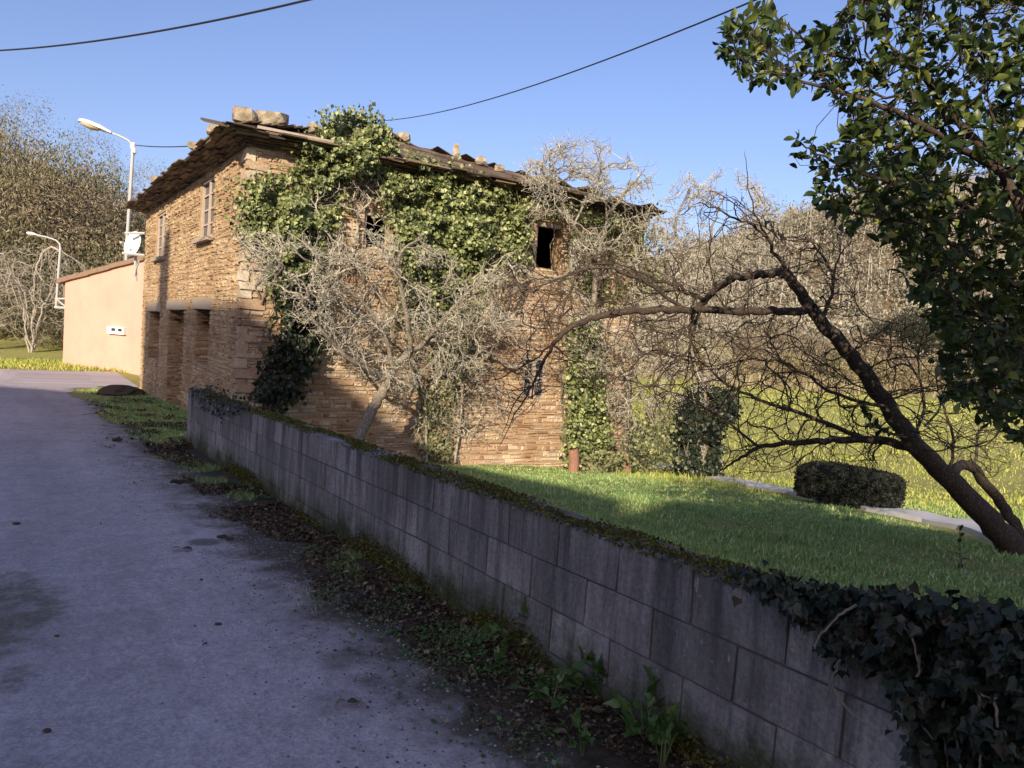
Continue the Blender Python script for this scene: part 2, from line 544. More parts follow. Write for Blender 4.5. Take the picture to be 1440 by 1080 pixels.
asp = t.mix(t.ramp(spk.outputs['Distance'], [(.10, .55), (.2, 0)]), asp, (.12, .105, .10))
grav = t.ramp(grit, [(.3, (.025, .022, .018)), (.48, (.085, .07, .055)), (.62, (.20, .17, .13)), (.75, (.32, .30, .27))])
soil = t.ramp(t.noise(uvn, 17, 8, .8), [(.3, (.014, .011, .008)), (.55, (.055, .04, .024)), (.75, (.12, .085, .045))])
e = t.math('ADD', sep.outputs['Y'], t.math('MULTIPLY', t.math('SUBTRACT', mid, .5), 1.3))
e = t.math('ADD', e, t.math('MULTIPLY', t.math('SUBTRACT', grit, .5), .9))
c = t.mix(t.ramp(t.math('MULTIPLY', e, .25), [(.30, 0), (.38, 1)]), asp, grav)
c = t.mix(t.ramp(t.math('MULTIPLY', e, .25), [(.38, 0), (.46, 1)]), c, soil)
# old repair patch of dark gravel at the left edge
dx = t.math('DIVIDE', t.math('SUBTRACT', sep.outputs['X'], 4.4), 1.15); dy = t.math('DIVIDE', t.math('SUBTRACT', sep.outputs['Y'], -.42), .72)
rr = t.math('ADD', t.math('MULTIPLY', dx, dx), t.math('MULTIPLY', dy, dy))
rr = t.math('ADD', rr, t.math('MULTIPLY', t.math('SUBTRACT', mid, .5), 3.4))
c = t.mix(t.ramp(rr, [(.35, .85), (1.15, 0)]), c, t.ramp(grit, [(.3, (.06, .055, .038)), (.55, (.14, .125, .085)), (.75, (.27, .24, .18))]))
hole = t.n('ShaderNodeTexVoronoi', Scale=.8); t.l(t.mix(.25, uvn, t.n('ShaderNodeTexNoise', Scale=2.0).outputs['Color']), hole.inputs['Vector'])
c = t.mix(t.ramp(hole.outputs['Distance'], [(.05, .75), (.085, 0)]), c, (.09, .075, .055))
M['asphalt'] = t.fin(c, .88, .25, t.math('ADD', fine, t.math('MULTIPLY', grit, .8)), .35, .008)

# ground: short grass with soil, drier and yellower in places
t = NT('meadow_ground')
v = t.coord()
n1 = t.noise(v, .25, 6); n2 = t.noise(v, 2.0, 7); n3 = t.noise(v, 22, 6, .8)
c = t.mix(n2, (.31, .31, .095), (.46, .42, .14))
c = t.mix(t.ramp(n1, [(.45, 0), (.7, 1)]), c, (.30, .265, .10))
pos_ = t.n('ShaderNodeNewGeometry').outputs['Position']; sp_ = t.n('ShaderNodeSeparateXYZ'); t.l(pos_, sp_.inputs[0])
yn = t.math('MULTIPLY', t.math('ADD', sp_.outputs['Y'], t.math('MULTIPLY', n2, 8)), .005)
c = t.mix(t.ramp(yn, [(.49, 0), (.56, 1)]), c, t.mix(n2, (.10, .075, .045), (.20, .155, .09)))
c = t.mix(1.0, c, t.ramp(n3, [(.3, (.45,) * 3), (.7, (1.35,) * 3)]), 'MULTIPLY')
M['ground'] = t.fin(c, .95, .1, n3, .8, .05)
M['concrete'] = plain_mat('pale_concrete', (.50, .48, .46), .9, .2, .15, 6)
M['soil'] = plain_mat('leaf_soil', (.085, .065, .042), .95, .1, .5, 12, bstr=.6)

M['grass'] = leaf_mat('grass_blade', [(0, (0.139, 0.243, 0.0812)), (.5, (0.258, 0.391, 0.122)), (.85, (0.396, 0.496, 0.162)), (1, (0.673, 0.654, 0.379))], .6, .3, .3)
M['meadow_grass'] = leaf_mat('meadow_blade', [(0, (0.252, 0.303, 0.0562)), (.5, (0.385, 0.424, 0.0772)), (.85, (0.532, 0.53, 0.126)), (1, (0.709, 0.605, 0.266))], .6, .3, .3)
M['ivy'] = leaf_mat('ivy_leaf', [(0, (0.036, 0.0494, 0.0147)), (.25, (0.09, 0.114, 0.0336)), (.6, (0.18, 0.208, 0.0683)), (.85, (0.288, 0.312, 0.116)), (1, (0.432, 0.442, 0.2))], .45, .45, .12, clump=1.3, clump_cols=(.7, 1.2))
M['ivy_dark'] = leaf_mat('shade_ivy_leaf', [(0, (0.009, 0.015, 0.009)), (.5, (0.0165, 0.0263, 0.012)), (.85, (0.03, 0.0413, 0.0165)), (1, (0.0562, 0.0375, 0.0225))], .45, .4, .12)  # shaded copy of the ivy leaf, shade put into its colour
M['ivy_dry'] = leaf_mat('dusty_ivy_leaf', [(0, (0.105, 0.116, 0.045)), (.5, (0.188, 0.196, 0.0825)), (.85, (0.285, 0.275, 0.135)), (1, (0.39, 0.334, 0.18))], .6, .3, .15)
M['laurel'] = leaf_mat('laurel_leaf', [(0, (0.0216, 0.039, 0.0112)), (.5, (0.0408, 0.0666, 0.0157)), (.85, (0.084, 0.115, 0.0224)), (.97, (0.18, 0.195, 0.0336)), (1, (0.312, 0.287, 0.056))], .4, .4, .3)
M['hedge'] = leaf_mat('hedge_leaf', [(0, (0.009, 0.0108, 0.009)), (.5, (0.0195, 0.0225, 0.0162)), (1, (0.0413, 0.0432, 0.0288))], .6, .3, .1)  # near-black leaves: shade on the hedge is put into the colour
M['eucalypt'] = leaf_mat('eucalypt_leaf', [(0, (0.0825, 0.09, 0.045)), (.4, (0.15, 0.15, 0.075)), (.75, (0.232, 0.203, 0.112)), (1, (0.33, 0.255, 0.15))], .6, .3, .2)
M['brown_crown'] = leaf_mat('winter_twig', [(0, (0.109, 0.0854, 0.0589)), (.5, (0.211, 0.169, 0.11)), (1, (0.326, 0.273, 0.184))], .9, .1, .1)
M['far_wood'] = leaf_mat('hill_wood', [(0, (0.146, 0.123, 0.0969)), (.4, (0.284, 0.252, 0.184)), (.7, (0.361, 0.323, 0.24)), (.88, (0.189, 0.204, 0.122)), (1, (0.447, 0.418, 0.337))], .9, .1, .1, clump=.05, clump_cols=(.5, 1.25))
M['dry_grass'] = leaf_mat('dry_reed', [(0, (.20, .16, .085)), (.5, (.30, .25, .13)), (1, (.38, .33, .20))], .8, .2, .25)
M['pine'] = leaf_mat('dark_needle', [(0, (.018, .024, .015)), (1, (.05, .055, .03))], .7, .2, .1)
M['litter'] = leaf_mat('fallen_leaf', [(0, (.018, .013, .008)), (.35, (.05, .034, .018)), (.65, (.10, .068, .034)), (.9, (.17, .125, .07)), (1, (.26, .22, .15))], .8, .2, .05)
M['moss'] = leaf_mat('moss_tuft', [(0, (0.033, 0.0364, 0.012)), (.4, (0.077, 0.078, 0.02)), (.75, (0.132, 0.124, 0.03)), (1, (0.209, 0.182, 0.06))], .9, .1, .1)
M['weed'] = leaf_mat('weed_leaf', [(0, (0.042, 0.09, 0.0225)), (.5, (0.077, 0.15, 0.033)), (.9, (0.14, 0.225, 0.06)), (1, (0.28, 0.315, 0.15))], .55, .35, .25)

def bark_mat(name, a, b, lich=None, sc=6):
    t = NT(name); v = t.coord()
    n1 = t.noise(v, sc, 7, .7); n2 = t.noise(v, sc * 6, 6, .7)
    c = t.mix(n1, a, b)
    if lich: c = t.mix(t.ramp(n2, [(.52, 0), (.6, .9)]), c, lich)
    return t.fin(c, .92, .12, n2, .7, .015)
M['bark_dark'] = bark_mat('dark_bark', (.035, .024, .018), (.095, .066, .05), (.13, .115, .09), 14)
M['twig_dark'] = bark_mat('dark_twig', (.045, .032, .024), (.095, .068, .05), None, 4)
M['bark_lichen'] = bark_mat('lichen_bark', (.11, .085, .06), (.24, .20, .15), (.38, .36, .29), 7)  # bark darkened for shade the leaning trunk does not catch
M['twig_lichen'] = bark_mat('lichen_twig', (.22, .185, .135), (.44, .39, .30), (.52, .50, .42), 4)
M['lichen'] = leaf_mat('lichen_tuft', [(0, (.25, .23, .15)), (.5, (.40, .38, .28)), (1, (.52, .51, .42))], .95, .1, .15)
M['bark_brown'] = bark_mat('brown_bark', (.12, .085, .06), (.22, .16, .11), None, 5)
M['bark_pale'] = bark_mat('pale_bark', (.28, .24, .19), (.45, .40, .33), None, 5)
M['stem'] = bark_mat('vine_stem', (.12, .095, .07), (.26, .21, .16), None, 12)
M['red_post'] = bark_mat('red_wood', (.20, .10, .065), (.36, .20, .13), None, 6)

# ================================================================== SETTING
def lines(segs):
    out = [segs[0][0]]
    for a, b, s in segs:
        n = max(1, int(round((b - a) / s))); out += [a + (b - a) * (k + 1) / n for k in range(n)]
    return np.array(out)
ul = lines([(-400, -100, 40), (-100, -20, 8), (-20, -4, 1), (-4, 12, .25), (12, 26, .5), (26, 50, 1), (50, 120, 3), (120, 300, 8), (300, 700, 40)])
vl = lines([(-400, -120, 14), (-120, -40, 4), (-40, -8, 1), (-8, 2.05, .4), (2.05, 2.3, .05), (2.3, 3.2, .3), (3.2, 3.4, .05), (3.4, 14, .3), (14, 40, 1), (40, 120, 3), (120, 300, 8), (300, 700, 40)])
UU, VV = np.meshgrid(ul, vl, indexing='ij')
XX = UX[0] * UU + VX[0] * VV; YY = UX[1] * UU + VX[1] * VV
ZZ = ground_z(XX, YY)
nu, nv = len(ul), len(vl)
ii, jj = np.meshgrid(np.arange(nu - 1), np.arange(nv - 1), indexing='ij')
a = (ii * nv + jj).ravel()
tag(mk('ground', np.stack([XX, YY, ZZ], 2).reshape(-1, 3), np.stack([a, a + nv, a + nv + 1, a + 1], 1), M['ground'], smooth=True), kind='structure')

# the lane with its broken right edge, and the crossing lane at the corner of the old house
us = lines([(-12, -2, .5), (-2, 24.6, .15), (24.6, 31.0, .3)]); vs = lines([(-7, 2.1, .15)])
def sheet(us, vs, dz, keep=None):
    U, V = np.meshgrid(us, vs, indexing='ij')
    X = UX[0] * U + VX[0] * V; Y = UX[1] * U + VX[1] * V
    Z = ground_z(X, Y) + dz + .012 * (vnoise(U, V, 1.6, 9) - .5) * (V < 1.2)
    nu, nv = U.shape
    i, j = np.meshgrid(np.arange(nu - 1), np.arange(nv - 1), indexing='ij')
    a = (i * nv + j).ravel()
    F = np.stack([a, a + nv, a + nv + 1, a + 1], 1)
    if keep is not None:
        cu = (U[:-1, :-1] + U[1:, 1:]).ravel() / 2; cv = (V[:-1, :-1] + V[1:, 1:]).ravel() / 2
        F = F[keep(cu, cv)]
    return np.stack([X, Y, Z], 2).reshape(-1, 3), F, np.stack([U, V], 2).reshape(-1, 2)
V_, F_, uv_ = sheet(us, vs, .012, lambda cu, cv: cv < np.where((cu > 11.4) & (cu < 24.6), 1.55 + .25 * np.sin(cu * 1.1) - .05 * np.clip(cu - 19, 0, 9), 3))
uv_[:, 1] = np.where(uv_[:, 0] > 24.5, np.minimum(uv_[:, 1], .2), uv_[:, 1])
tag(mk('road', V_, F_, M['asphalt'], uv=uv_, smooth=True), kind='structure')
V_, F_, uv_ = sheet(lines([(25.2, 31.2, .4)]), lines([(-45, -7, .8)]), .008)
uv_[:, 1] = np.clip(uv_[:, 1], -40, -3)
V2, F2, uv2 = sheet(lines([(25.2, 31.2, .3)]), lines([(2.1, 3.2, .2)]), .016)
uv2[:, 1] = -2
tag(mk('side_road', np.concatenate([V_, V2]), np.concatenate([F_, F2 + len(V_)]), M['asphalt'], uv=np.concatenate([uv_, uv2]), smooth=True), kind='structure')

# pale concrete path at the lawn's far edge
pp = [on_ground(*q)[:2] for q in ((930, 655), (1020, 675), (1100, 692), (1180, 706), (1250, 722), (1330, 735), (1390, 749), (1480, 772))]
mb = MB(); prev = None
pp = np.array(pp)
fine_p = np.stack([np.interp(np.linspace(0, 7, 50), np.arange(8), pp[:, k]) for k in (0, 1)], 1)
Vp = []; Fp = []
for k, q in enumerate(fine_p):
    d = fine_p[min(k + 1, 49)] - fine_p[max(k - 1, 0)]; d /= np.linalg.norm(d)
    n = np.array([d[1], -d[0]])
    hw = .28
    for s_ in (-1, 1):
        w_ = q + n * hw * s_
        z_ = float(ground_z(*w_)) + .05
        Vp += [[*w_, z_], [*w_, z_ - .25]]
    if k:
        b = (k - 1) * 4; e = k * 4
        Fp += [[b, e, e + 2, b + 2], [b + 1, e + 1, e, b], [b + 2, e + 2, e + 3, b + 3]]
tag(mk('path', Vp, np.array(Fp), M['concrete']), kind='structure')

# ------------------------------------------------------------------ concrete block wall along the lane
WT0, WTS = .665, -.026                      # top of wall: z = WT0 + WTS * u
W_END, W_V = 11.25, 2.07
def wall_top(u): return WT0 + WTS * u
ang = math.atan(WTS)
wu = U3 * math.cos(ang) + Z3 * math.sin(ang); wz = Z3
wall = thing('block_wall', P3(5, 2.17, -.2), 'low wall of stained grey concrete blocks with mossy top along the lane', 'wall')
mb = MB(); uvb = []
bl, bh = .405, .2
rows = 5
for r in range(rows):
    off = rnd.uniform(0, .4) if r % 2 else rnd.uniform(0, .1)
    u = -2.6 + off
    while u < W_END - .25:
        L = min(bl, W_END - .26 - u)
        if L > .08:
            zt = -r * bh
            c = P3(u + L / 2, W_V + .10 + rnd.uniform(-.0022, .0022)) + Z3 * (wall_top(u + L / 2) + zt - bh / 2)
            n0 = mb.n
            mb.box(c, (L / 2 - rnd.uniform(.0012, .0045), bh / 2 - rnd.uniform(.0012, .0045), .10), np.array([wu, wz, -V3]), .0030, .012)
            for p in mb.v[n0:]:
                uu, vv = uv_of(p[0], p[1]); uvb.append((uu, p[2] - (-.035 * uu)))
        u += bl
wb = mk('block_face', mb.v, np.array(mb.q), M['block'], wall, uv=uvb)
mb = MB()
for k in range(28):
    u0 = -2.6 + k * .495; u1 = u0 + .495
    um = (u0 + u1) / 2
    mb.box(P3(um, W_V + .10) + Z3 * (wall_top(um) - .515), (.2475, .505, .0925), np.array([wu, wz, -V3]))
mb.build('mortar_core', M['joint'], wall)
mb = MB(); n0 = 0
mb.box(P3(W_END - .13, W_V + .10) + Z3 * (wall_top(W_END) - .44), (.13, .48, .125), np.array([U3, wz, -V3]), .006, .03)
uvp = [(uv_of(p[0], p[1])[0], p[2] + .035 * uv_of(p[0], p[1])[0]) for p in mb.v]
mk('end_pillar', mb.v, np.array(mb.q), M['block'], wall, uv=uvp)
# moss and crumbs on its top
n = 30000
u = G.uniform(.3, W_END, n); v = W_V + np.clip(G.normal(.10, .062, n), -.012, .22)
keep = vnoise(u, v * 3, .35, 4) + G.normal(0, .12, n) > .46
u, v = u[keep], v[keep]; n = len(u)
hump = .024 * vnoise(u, v, .13, 6) * np.clip(1 - ((v - W_V - .1) / .12) ** 2, 0, 1)
pos = u[:, None] * U3 + v[:, None] * V3 + (wall_top(u) + hump - .004)[:, None] * Z3
Vm, Fm = leaves(pos, rand_unit(n) + np.array([0, 0, .3]), rand_unit(n) + np.array([0, 0, .6]), G.uniform(.007, .020, n), L_SIMPLE, .9)
mk('moss_cap', Vm, Fm, M['moss'], wall)
# moss cushions at its foot
n = 16000
u = G.uniform(.3, 9.2, n); h = np.abs(G.normal(0, .07, n)); 
keep = (h < -.03 + .20 * vnoise(u, u * 0, .6, 8)) ; u, h = u[keep], h[keep]; n = len(u)
v = W_V - .012 - np.clip(.06 - h * .7, 0, .06) * G.uniform(0, 1, n)
pos = u[:, None] * U3 + v[:, None] * V3 + (-.035 * u + h + .012)[:, None] * Z3
Vm, Fm = leaves(pos, rand_unit(n) - V3 * .5, rand_unit(n) + np.array([0, 0, .5]), G.uniform(.008, .02, n), L_SIMPLE, .9)
mk('foot_moss', Vm, Fm, M['moss'], wall)

# ------------------------------------------------------------------ old stone house
HU0, HU1, HV0, HV1 = 12.9, 24.3, 3.1, 11.65
HT = 4.18
def hp(u, v, z): return P3(u, v) + Z3 * z
C0 = hp(HU0, HV0, 0)
def fac(px, py):                            # pixel -> (s along the lane front, z)
    d = ray(px, py); t = ((C0 - CAM) @ V3) / (d @ V3); p = CAM + d * t
    return uv_of(p[0], p[1])[0] - HU0, p[2]
def sid(px, py, off=0.0):                   # pixel -> (t along the garden side, z)
    d = ray(px, py); t = ((C0 - U3 * off - CAM) @ U3) / (d @ U3); p = CAM + d * t
    return uv_of(p[0], p[1])[1] - HV0, p[2]

house = thing('stone_house', hp((HU0 + HU1) / 2, (HV0 + HV1) / 2, -1.0), 'abandoned two storey stone house with sagging slate roof, overgrown with ivy', 'house')

def masonry(P0, A, N, width, zb, zt, holes, h=(.05, .105), l=(.14, .48), depth=.03):
    """front faces of coursed rubble, each stone a small tapered block standing proud of the mortar"""
    mb = MB(); z = zb
    while z < zt:
        hh = rnd.uniform(*h); z1 = min(z + hh, zt)
        cuts = [(a, b) for a, b, c, d in holes if c - .01 < (z + z1) / 2 < d + .01]
        s = -rnd.uniform(0, .2)
        wv = rnd.uniform(0, 6)
        while s < width:
            L = l[0] + (l[1] - l[0]) * rnd.random() ** 1.6 * (1.7 if rnd.random() < .12 else 1)
            a, b = max(s, 0), min(s + L, width)
            for ca, cb in cuts:
                if a < cb and b > ca:
                    if a < ca and (ca - a) >= (b - cb): b = ca
                    elif b > cb: a = cb
                    else: a = b
            if b - a > .03 and z1 - z > .02:
                g = rnd.uniform(.003, .010)
                pr = rnd.uniform(.2, 1) * depth + (.02 if rnd.random() < .06 else 0)
                dz = .018 * math.sin(s * 1.7 + wv) + rnd.uniform(-.006, .006)
                za, zc = z + g * .7 + dz + rnd.random() ** 3 * .3 * hh, z1 - g * .7 + dz - rnd.random() ** 3 * .3 * hh
                j = lambda q=.010: rnd.uniform(-q, q)
                base = [P0 + A * x + Z3 * y for x, y in ((a + g, za), (b - g, za), (b - g, zc), (a + g, zc))]
                f = min(.014, (b - a) * .2, (z1 - z) * .2)
                fr = [P0 + A * (x + j(.006)) + Z3 * (y + j(.005)) + N * (pr + j(.006)) for x, y in ((a + g + f, za + f), (b - g - f, za + f), (b - g - f, zc - f), (a + g + f, zc - f))]
                mb.raw(base + fr, [(4, 5, 6, 7), (0, 1, 5, 4), (1, 2, 6, 5), (2, 3, 7, 6), (3, 0, 4, 7)])
            s += L
        z = z1
    return mb

def panel(P0, A, width, zb, zt, holes, N, off=0.0, reveal=.32):
    xs = sorted({0, width, *[h[0] for h in holes], *[h[1] for h in holes]}); zs = sorted({zb, zt, *[h[2] for h in holes], *[h[3] for h in holes]})
    mb = MB()
    for i in range(len(xs) - 1):
        for k in range(len(zs) - 1):
            cx, cz = (xs[i] + xs[i + 1]) / 2, (zs[k] + zs[k + 1]) / 2
            if any(a < cx < b and c < cz < d for a, b, c, d in holes): continue
            q = [P0 + N * off + A * x + Z3 * z for x, z in ((xs[i], zs[k]), (xs[i + 1], zs[k]), (xs[i + 1], zs[k + 1]), (xs[i], zs[k + 1]))]
            mb.raw(q, [(0, 1, 2, 3)])
    for a, b, c, d in holes:
        f = [P0 + N * off + A * x + Z3 * z for x, z in ((a, c), (b, c), (b, d), (a, d))]
        g = [p - N * reveal for p in f]
        mb.raw(f + g, [(0, 4, 5, 1), (1, 5, 6, 2), (2, 6, 7, 3), (3, 7, 4, 0)])
    return mb

def rect_f(x0, x1, y0, y1):                  # opening on the lane front seen between these picture limits
    sa, za = fac((x0 + x1) / 2, y0); sb, zb = fac((x0 + x1) / 2, y1)
    s1, _ = fac(x0, (y0 + y1) / 2); s0, _ = fac(x1, (y0 + y1) / 2)
    return [s0, s1, zb, za]
def rect_s(x0, x1, y0, y1):
    ta, za = sid((x0 + x1) / 2, y0); tb, zb = sid((x0 + x1) / 2, y1)
    t0, _ = sid(x0, (y0 + y1) / 2); t1, _ = sid(x1, (y0 + y1) / 2)
    return [t0, t1, zb, za]
F_W1 = rect_f(282, 301, 252, 334); F_W2 = rect_f(220, 233, 300, 362)
F_D1 = rect_f(235, 257, 435, 578); F_D2 = rect_f(274, 294, 434, 512); F_D3 = rect_f(209, 224, 437, 505)
S_W1 = rect_s(754, 790, 312, 378); S_W2 = rect_s(736, 768, 503, 560); S_SHADE = rect_s(512, 552, 296, 350)  # third opening is made up where only shadow lies among the ivy
WF, WS = HU1 - HU0, HV1 - HV0
PF = hp(HU0, HV0, 0); PS = hp(HU0, HV0, 0)
ZB = -2.3
fh = [F_W1, F_W2, F_D1, F_D2, F_D3]; sh = [S_W1, S_W2, S_SHADE]
mf = masonry(PF, U3, -V3, WF, -1.5, HT, fh, h=(.03, .095), l=(.05, .27), depth=.026)
bk = panel(PF, U3, WF, ZB, HT, fh, -V3)
mb = MB()
fw = mf.build('front_wall', M['stone'], house)
bk.build('front_backing', M['mortar'], house)
ms = masonry(PS, V3, -U3, WS, ZB, HT, sh, h=(.03, .10), l=(.06, .34), depth=.03)
ms.build('side_wall', M['stone_side'], house)
panel(PS, V3, WS, ZB, HT, sh, -U3).build('side_backing', M['mortar'], house)
mb = MB()                                    # the two walls away from the lane and the floor inside
for q in ([(HU1, HV0), (HU1, HV1)], [(HU1, HV1), (HU0, HV1)]):
    (ua, va), (ub, vb) = q
    mb.raw([hp(ua, va, ZB), hp(ub, vb, ZB), hp(ub, vb, HT), hp(ua, va, HT)], [(0, 1, 2, 3)])
mb.build('rear_wall', M['mortar'], house)
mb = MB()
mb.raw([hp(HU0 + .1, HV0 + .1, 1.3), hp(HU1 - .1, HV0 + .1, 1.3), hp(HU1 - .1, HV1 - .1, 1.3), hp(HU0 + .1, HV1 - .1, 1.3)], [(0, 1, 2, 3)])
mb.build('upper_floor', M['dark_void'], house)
# longer corner stones
mb = MB(); z = -1.0
k = 0
while z < HT - .2:
    hh = rnd.uniform(.09, .20)
    lu, lv = ((.36, .16) if k % 2 else (.16, .38))
    lu *= rnd.uniform(.7, 1.1); lv *= rnd.uniform(.7, 1.1)
    mb.box(hp(HU0 + lu / 2 - .04, HV0 + lv / 2 - .04, z + hh / 2), (lu / 2, lv / 2, hh / 2 - .006), np.array([U3, V3, Z3]), .016, .05)
    z += hh; k += 1
mb.build('quoin_stones', M['stone_side'], house)
# blocked ground-floor openings: stone infill, granite lintel
for rc in (F_D1, F_D2, F_D3):
    s0, s1, z0, z1 = rc
    w = masonry(PF + U3 * s0 + V3 * .30, U3, -V3, s1 - s0, max(z0, -1.5), z1, [], depth=.05)
    w2 = masonry(PF + U3 * s1 - U3 * .002, V3, -U3, .30, max(z0, -1.5), z1, [], h=(.04, .1), l=(.1, .3), depth=.02)
    w.raw(w2.v, w2.q)
    dw = w.build('stone_infill', M['stone'], house)
    mb = MB(); mb.box(hp(HU0 + (s0 + s1) / 2, HV0 + .06, z1 + .10), ((s1 - s0) / 2 + .22, .10, .105), np.array([U3, V3, Z3]), .012)
    mb.build('lintel', M['granite'], dw)
    mb = MB(); mb.raw([PF + U3 * x + V3 * .318 + Z3 * z for x, z in ((s0, z0), (s1, z0), (s1, z1), (s0, z1))], [(0, 1, 2, 3)])
    mb.build('infill_mortar', M['mortar'], dw)

def casement(P0, A, N, rc, name, frames, bars, sill=True, pane_mat='glass', lab=None):
    s0, s1, z0, z1 = rc
    ax = np.array([A, N, Z3])
    g = MB(); g.box(P0 + A * (s0 + s1) / 2 - N * .085 + Z3 * (z0 + z1) / 2, ((s1 - s0) / 2, .01, (z1 - z0) / 2), ax)
    w = g.build(name, M[pane_mat], house)
    if lab: w['label'] = lab
    f = MB(); fw_ = .05
    for c, h in (((s0 + fw_ / 2, (z0 + z1) / 2), (fw_ / 2, (z1 - z0) / 2)), ((s1 - fw_ / 2, (z0 + z1) / 2), (fw_ / 2, (z1 - z0) / 2)),
                 (((s0 + s1) / 2, z0 + fw_ / 2), ((s1 - s0) / 2 - fw_, fw_ / 2)), (((s0 + s1) / 2, z1 - fw_ / 2), ((s1 - s0) / 2 - fw_, fw_ / 2))):
        f.box(P0 + A * c[0] - N * .05 + Z3 * c[1], (h[0], .025, h[1]), ax, .004)
    for k in range(1, frames):
        f.box(P0 + A * (s0 + (s1 - s0) * k / frames) - N * .055 + Z3 * (z0 + z1) / 2, (.04, .02, (z1 - z0) / 2 - fw_), ax, .004)
    for k in range(1, bars):
        f.box(P0 + A * (s0 + s1) / 2 - N * .062 + Z3 * (z0 + (z1 - z0) * k / bars), ((s1 - s0) / 2 - fw_, .010, .018), ax, .004)
    f.build('window_frame', M['timber'], w)
    if sill:
        f = MB(); f.box(P0 + A * (s0 + s1) / 2 + N * .03 + Z3 * (z0 - .05), ((s1 - s0) / 2 + .08, .10, .04), ax, .006)
        f.build('window_sill', M['granite'], w)
    return w
casement(PF, U3, -V3, F_W1, 'window', 2, 4)
casement(PF, U3, -V3, F_W2, 'window', 2, 4)
casement(PS, V3, -U3, S_W2, 'window', 2, 2, sill=False)
for rc in (S_W1, S_SHADE):  # the last frame surrounds the made-up opening that stands for shadow
    s0, s1, z0, z1 = rc
    f = MB()
    f.box(PS + V3 * s0 + U3 * .12 + Z3 * (z0 + z1) / 2, (.05, .07, (z1 - z0) / 2), np.array([V3, U3, Z3]), .01)
    f.box(PS + V3 * (s0 + s1) / 2 + U3 * .12 + Z3 * (z1 - .05), ((s1 - s0) / 2, .07, .05), np.array([V3, U3, Z3]), .01)
    f.build('window_and_shade_frame', M['timber'], house)

# hipped slate roof: a plain deck, corbelled eave courses, then slate upon slate
OV = .40
E = [(HU0 - OV, HV0 - OV), (HU1 + OV, HV0 - OV), (HU1 + OV, HV1 + .02), (HU0 - OV, HV1 + .02)]
EZ = HT + .17
RV = (HV0 + HV1) / 2
RU0, RU1, RZ = HU0 + 4.5, HU1 - 4.5, 5.9
half = HV1 + .02 - RV
def roof_z(u, v):
    du = np.minimum(u - E[0][0], E[1][0] - u) / (RU0 - E[0][0]); dv = np.minimum(v - E[0][1], E[2][1] - v) / half
    return EZ + (RZ - EZ) * np.minimum(np.minimum(du, dv), 1)
mb = MB()
rA, rB = hp(RU0, RV, RZ - .05), hp(RU1, RV, RZ - .05)
e = [hp(a, b, EZ - .05) for a, b in E]
mb.raw(e + [rA, rB], [(0, 1, 5, 4), (2, 3, 4, 5), (3, 2, 1, 0)], [(1, 2, 5), (3, 0, 4)])
roof = mb.build('roof', M['slate'], house)
mb = MB()
def slate(c, A, B, N, w, l, th, jit=.02):
    r = rnd.uniform(-.10, .10); t_ = rnd.uniform(-.05, .06)
    A2 = A * math.cos(r) + B * math.sin(r); B2 = norm(B * math.cos(r) - A * math.sin(r) + N * t_); N2 = np.cross(A2, B2)
    mb.box(c, (w / 2, l / 2, th / 2), np.array([A2, B2, N2]), min(.012, th * .4))
def slope(p0, p1, q0, q1, exposure=.2):
    """courses of slates from eave p0-p1 up to q0-q1"""
    A = norm(p1 - p0); up = (q0 + q1) / 2 - (p0 + p1) / 2
    up = up - A * (up @ A); L = np.linalg.norm(up); B = up / L
    N = np.cross(A, B)
    if N[2] < 0: N = -N
    k = 0; d = 0.0
    while d < L:
        f = d / L
        a = p0 + (q0 - p0) * f; b = p1 + (q1 - p1) * f
        W = (b - a) @ A; s = -.1
        sag = .05 * math.sin(d * 1.3)
        while s < W:
            w = rnd.uniform(.2, .46)
            c = a + A * (s + w / 2) + B * .16 + N * (.03 + rnd.uniform(0, .028)) - Z3 * .04 * vnoise(s, d, 1.6, 3)
            if rnd.random() > .03: slate(c, A, B, N, w * 1.03, .40, rnd.uniform(.014, .034))
            s += w
        d += exposure * rnd.uniform(.85, 1.1); k += 1
slope(e[0], e[1], rA, rB); slope(e[3], e[0], rA, rA); slope(e[1], e[2], rB, rB, .5); slope(e[2], e[3], rB, rA, .5)
mb.build('roof_slates', M['slate'], roof)
mb = MB()                                    # corbelled eave courses stepping out from the wall head
for k in range(6):
    o = .05 + (OV + .04) * (k / 5) ** 1.1
    z = HT + .012 + k * .029
    for (ua, va, ub, vb, nn) in ((HU0 - o, HV0 - o, HU1 + o, HV0 - o, -V3), (HU0 - o, HV1 + o * .2, HU0 - o, HV0 - o, -U3), (HU1 + o, HV0 - o, HU1 + o, HV1 + o * .2, U3), (HU1 + o, HV1 + o * .2, HU0 - o, HV1 + o * .2, V3)):
        p, q = hp(ua, va, z), hp(ub, vb, z)
        A = norm(q - p); L = np.linalg.norm(q - p); s = 0
        while s < L:
            w = min(rnd.uniform(.25, .7), L - s)
            if w > .05 and rnd.random() > .03:
                mb.box(p + A * (s + w / 2) - nn * (.22 - rnd.uniform(-.06, .07)) + Z3 * rnd.uniform(-.008, .008), (w / 2 - .004, .24, rnd.uniform(.009, .014)), np.array([A, nn, np.cross(A, nn)]), .008)
            s += w
mb.build('eave_slates', M['slate'], roof)
mb = MB()                                    # pale batten left along the eave edge near the corner
mb.box(hp(HU0 - OV - .03, HV0 + .75, EZ + .035), (.75, .04, .018), np.array([V3, U3, Z3]), .01)
mb.build('eave_batten', M['timber'], roof)

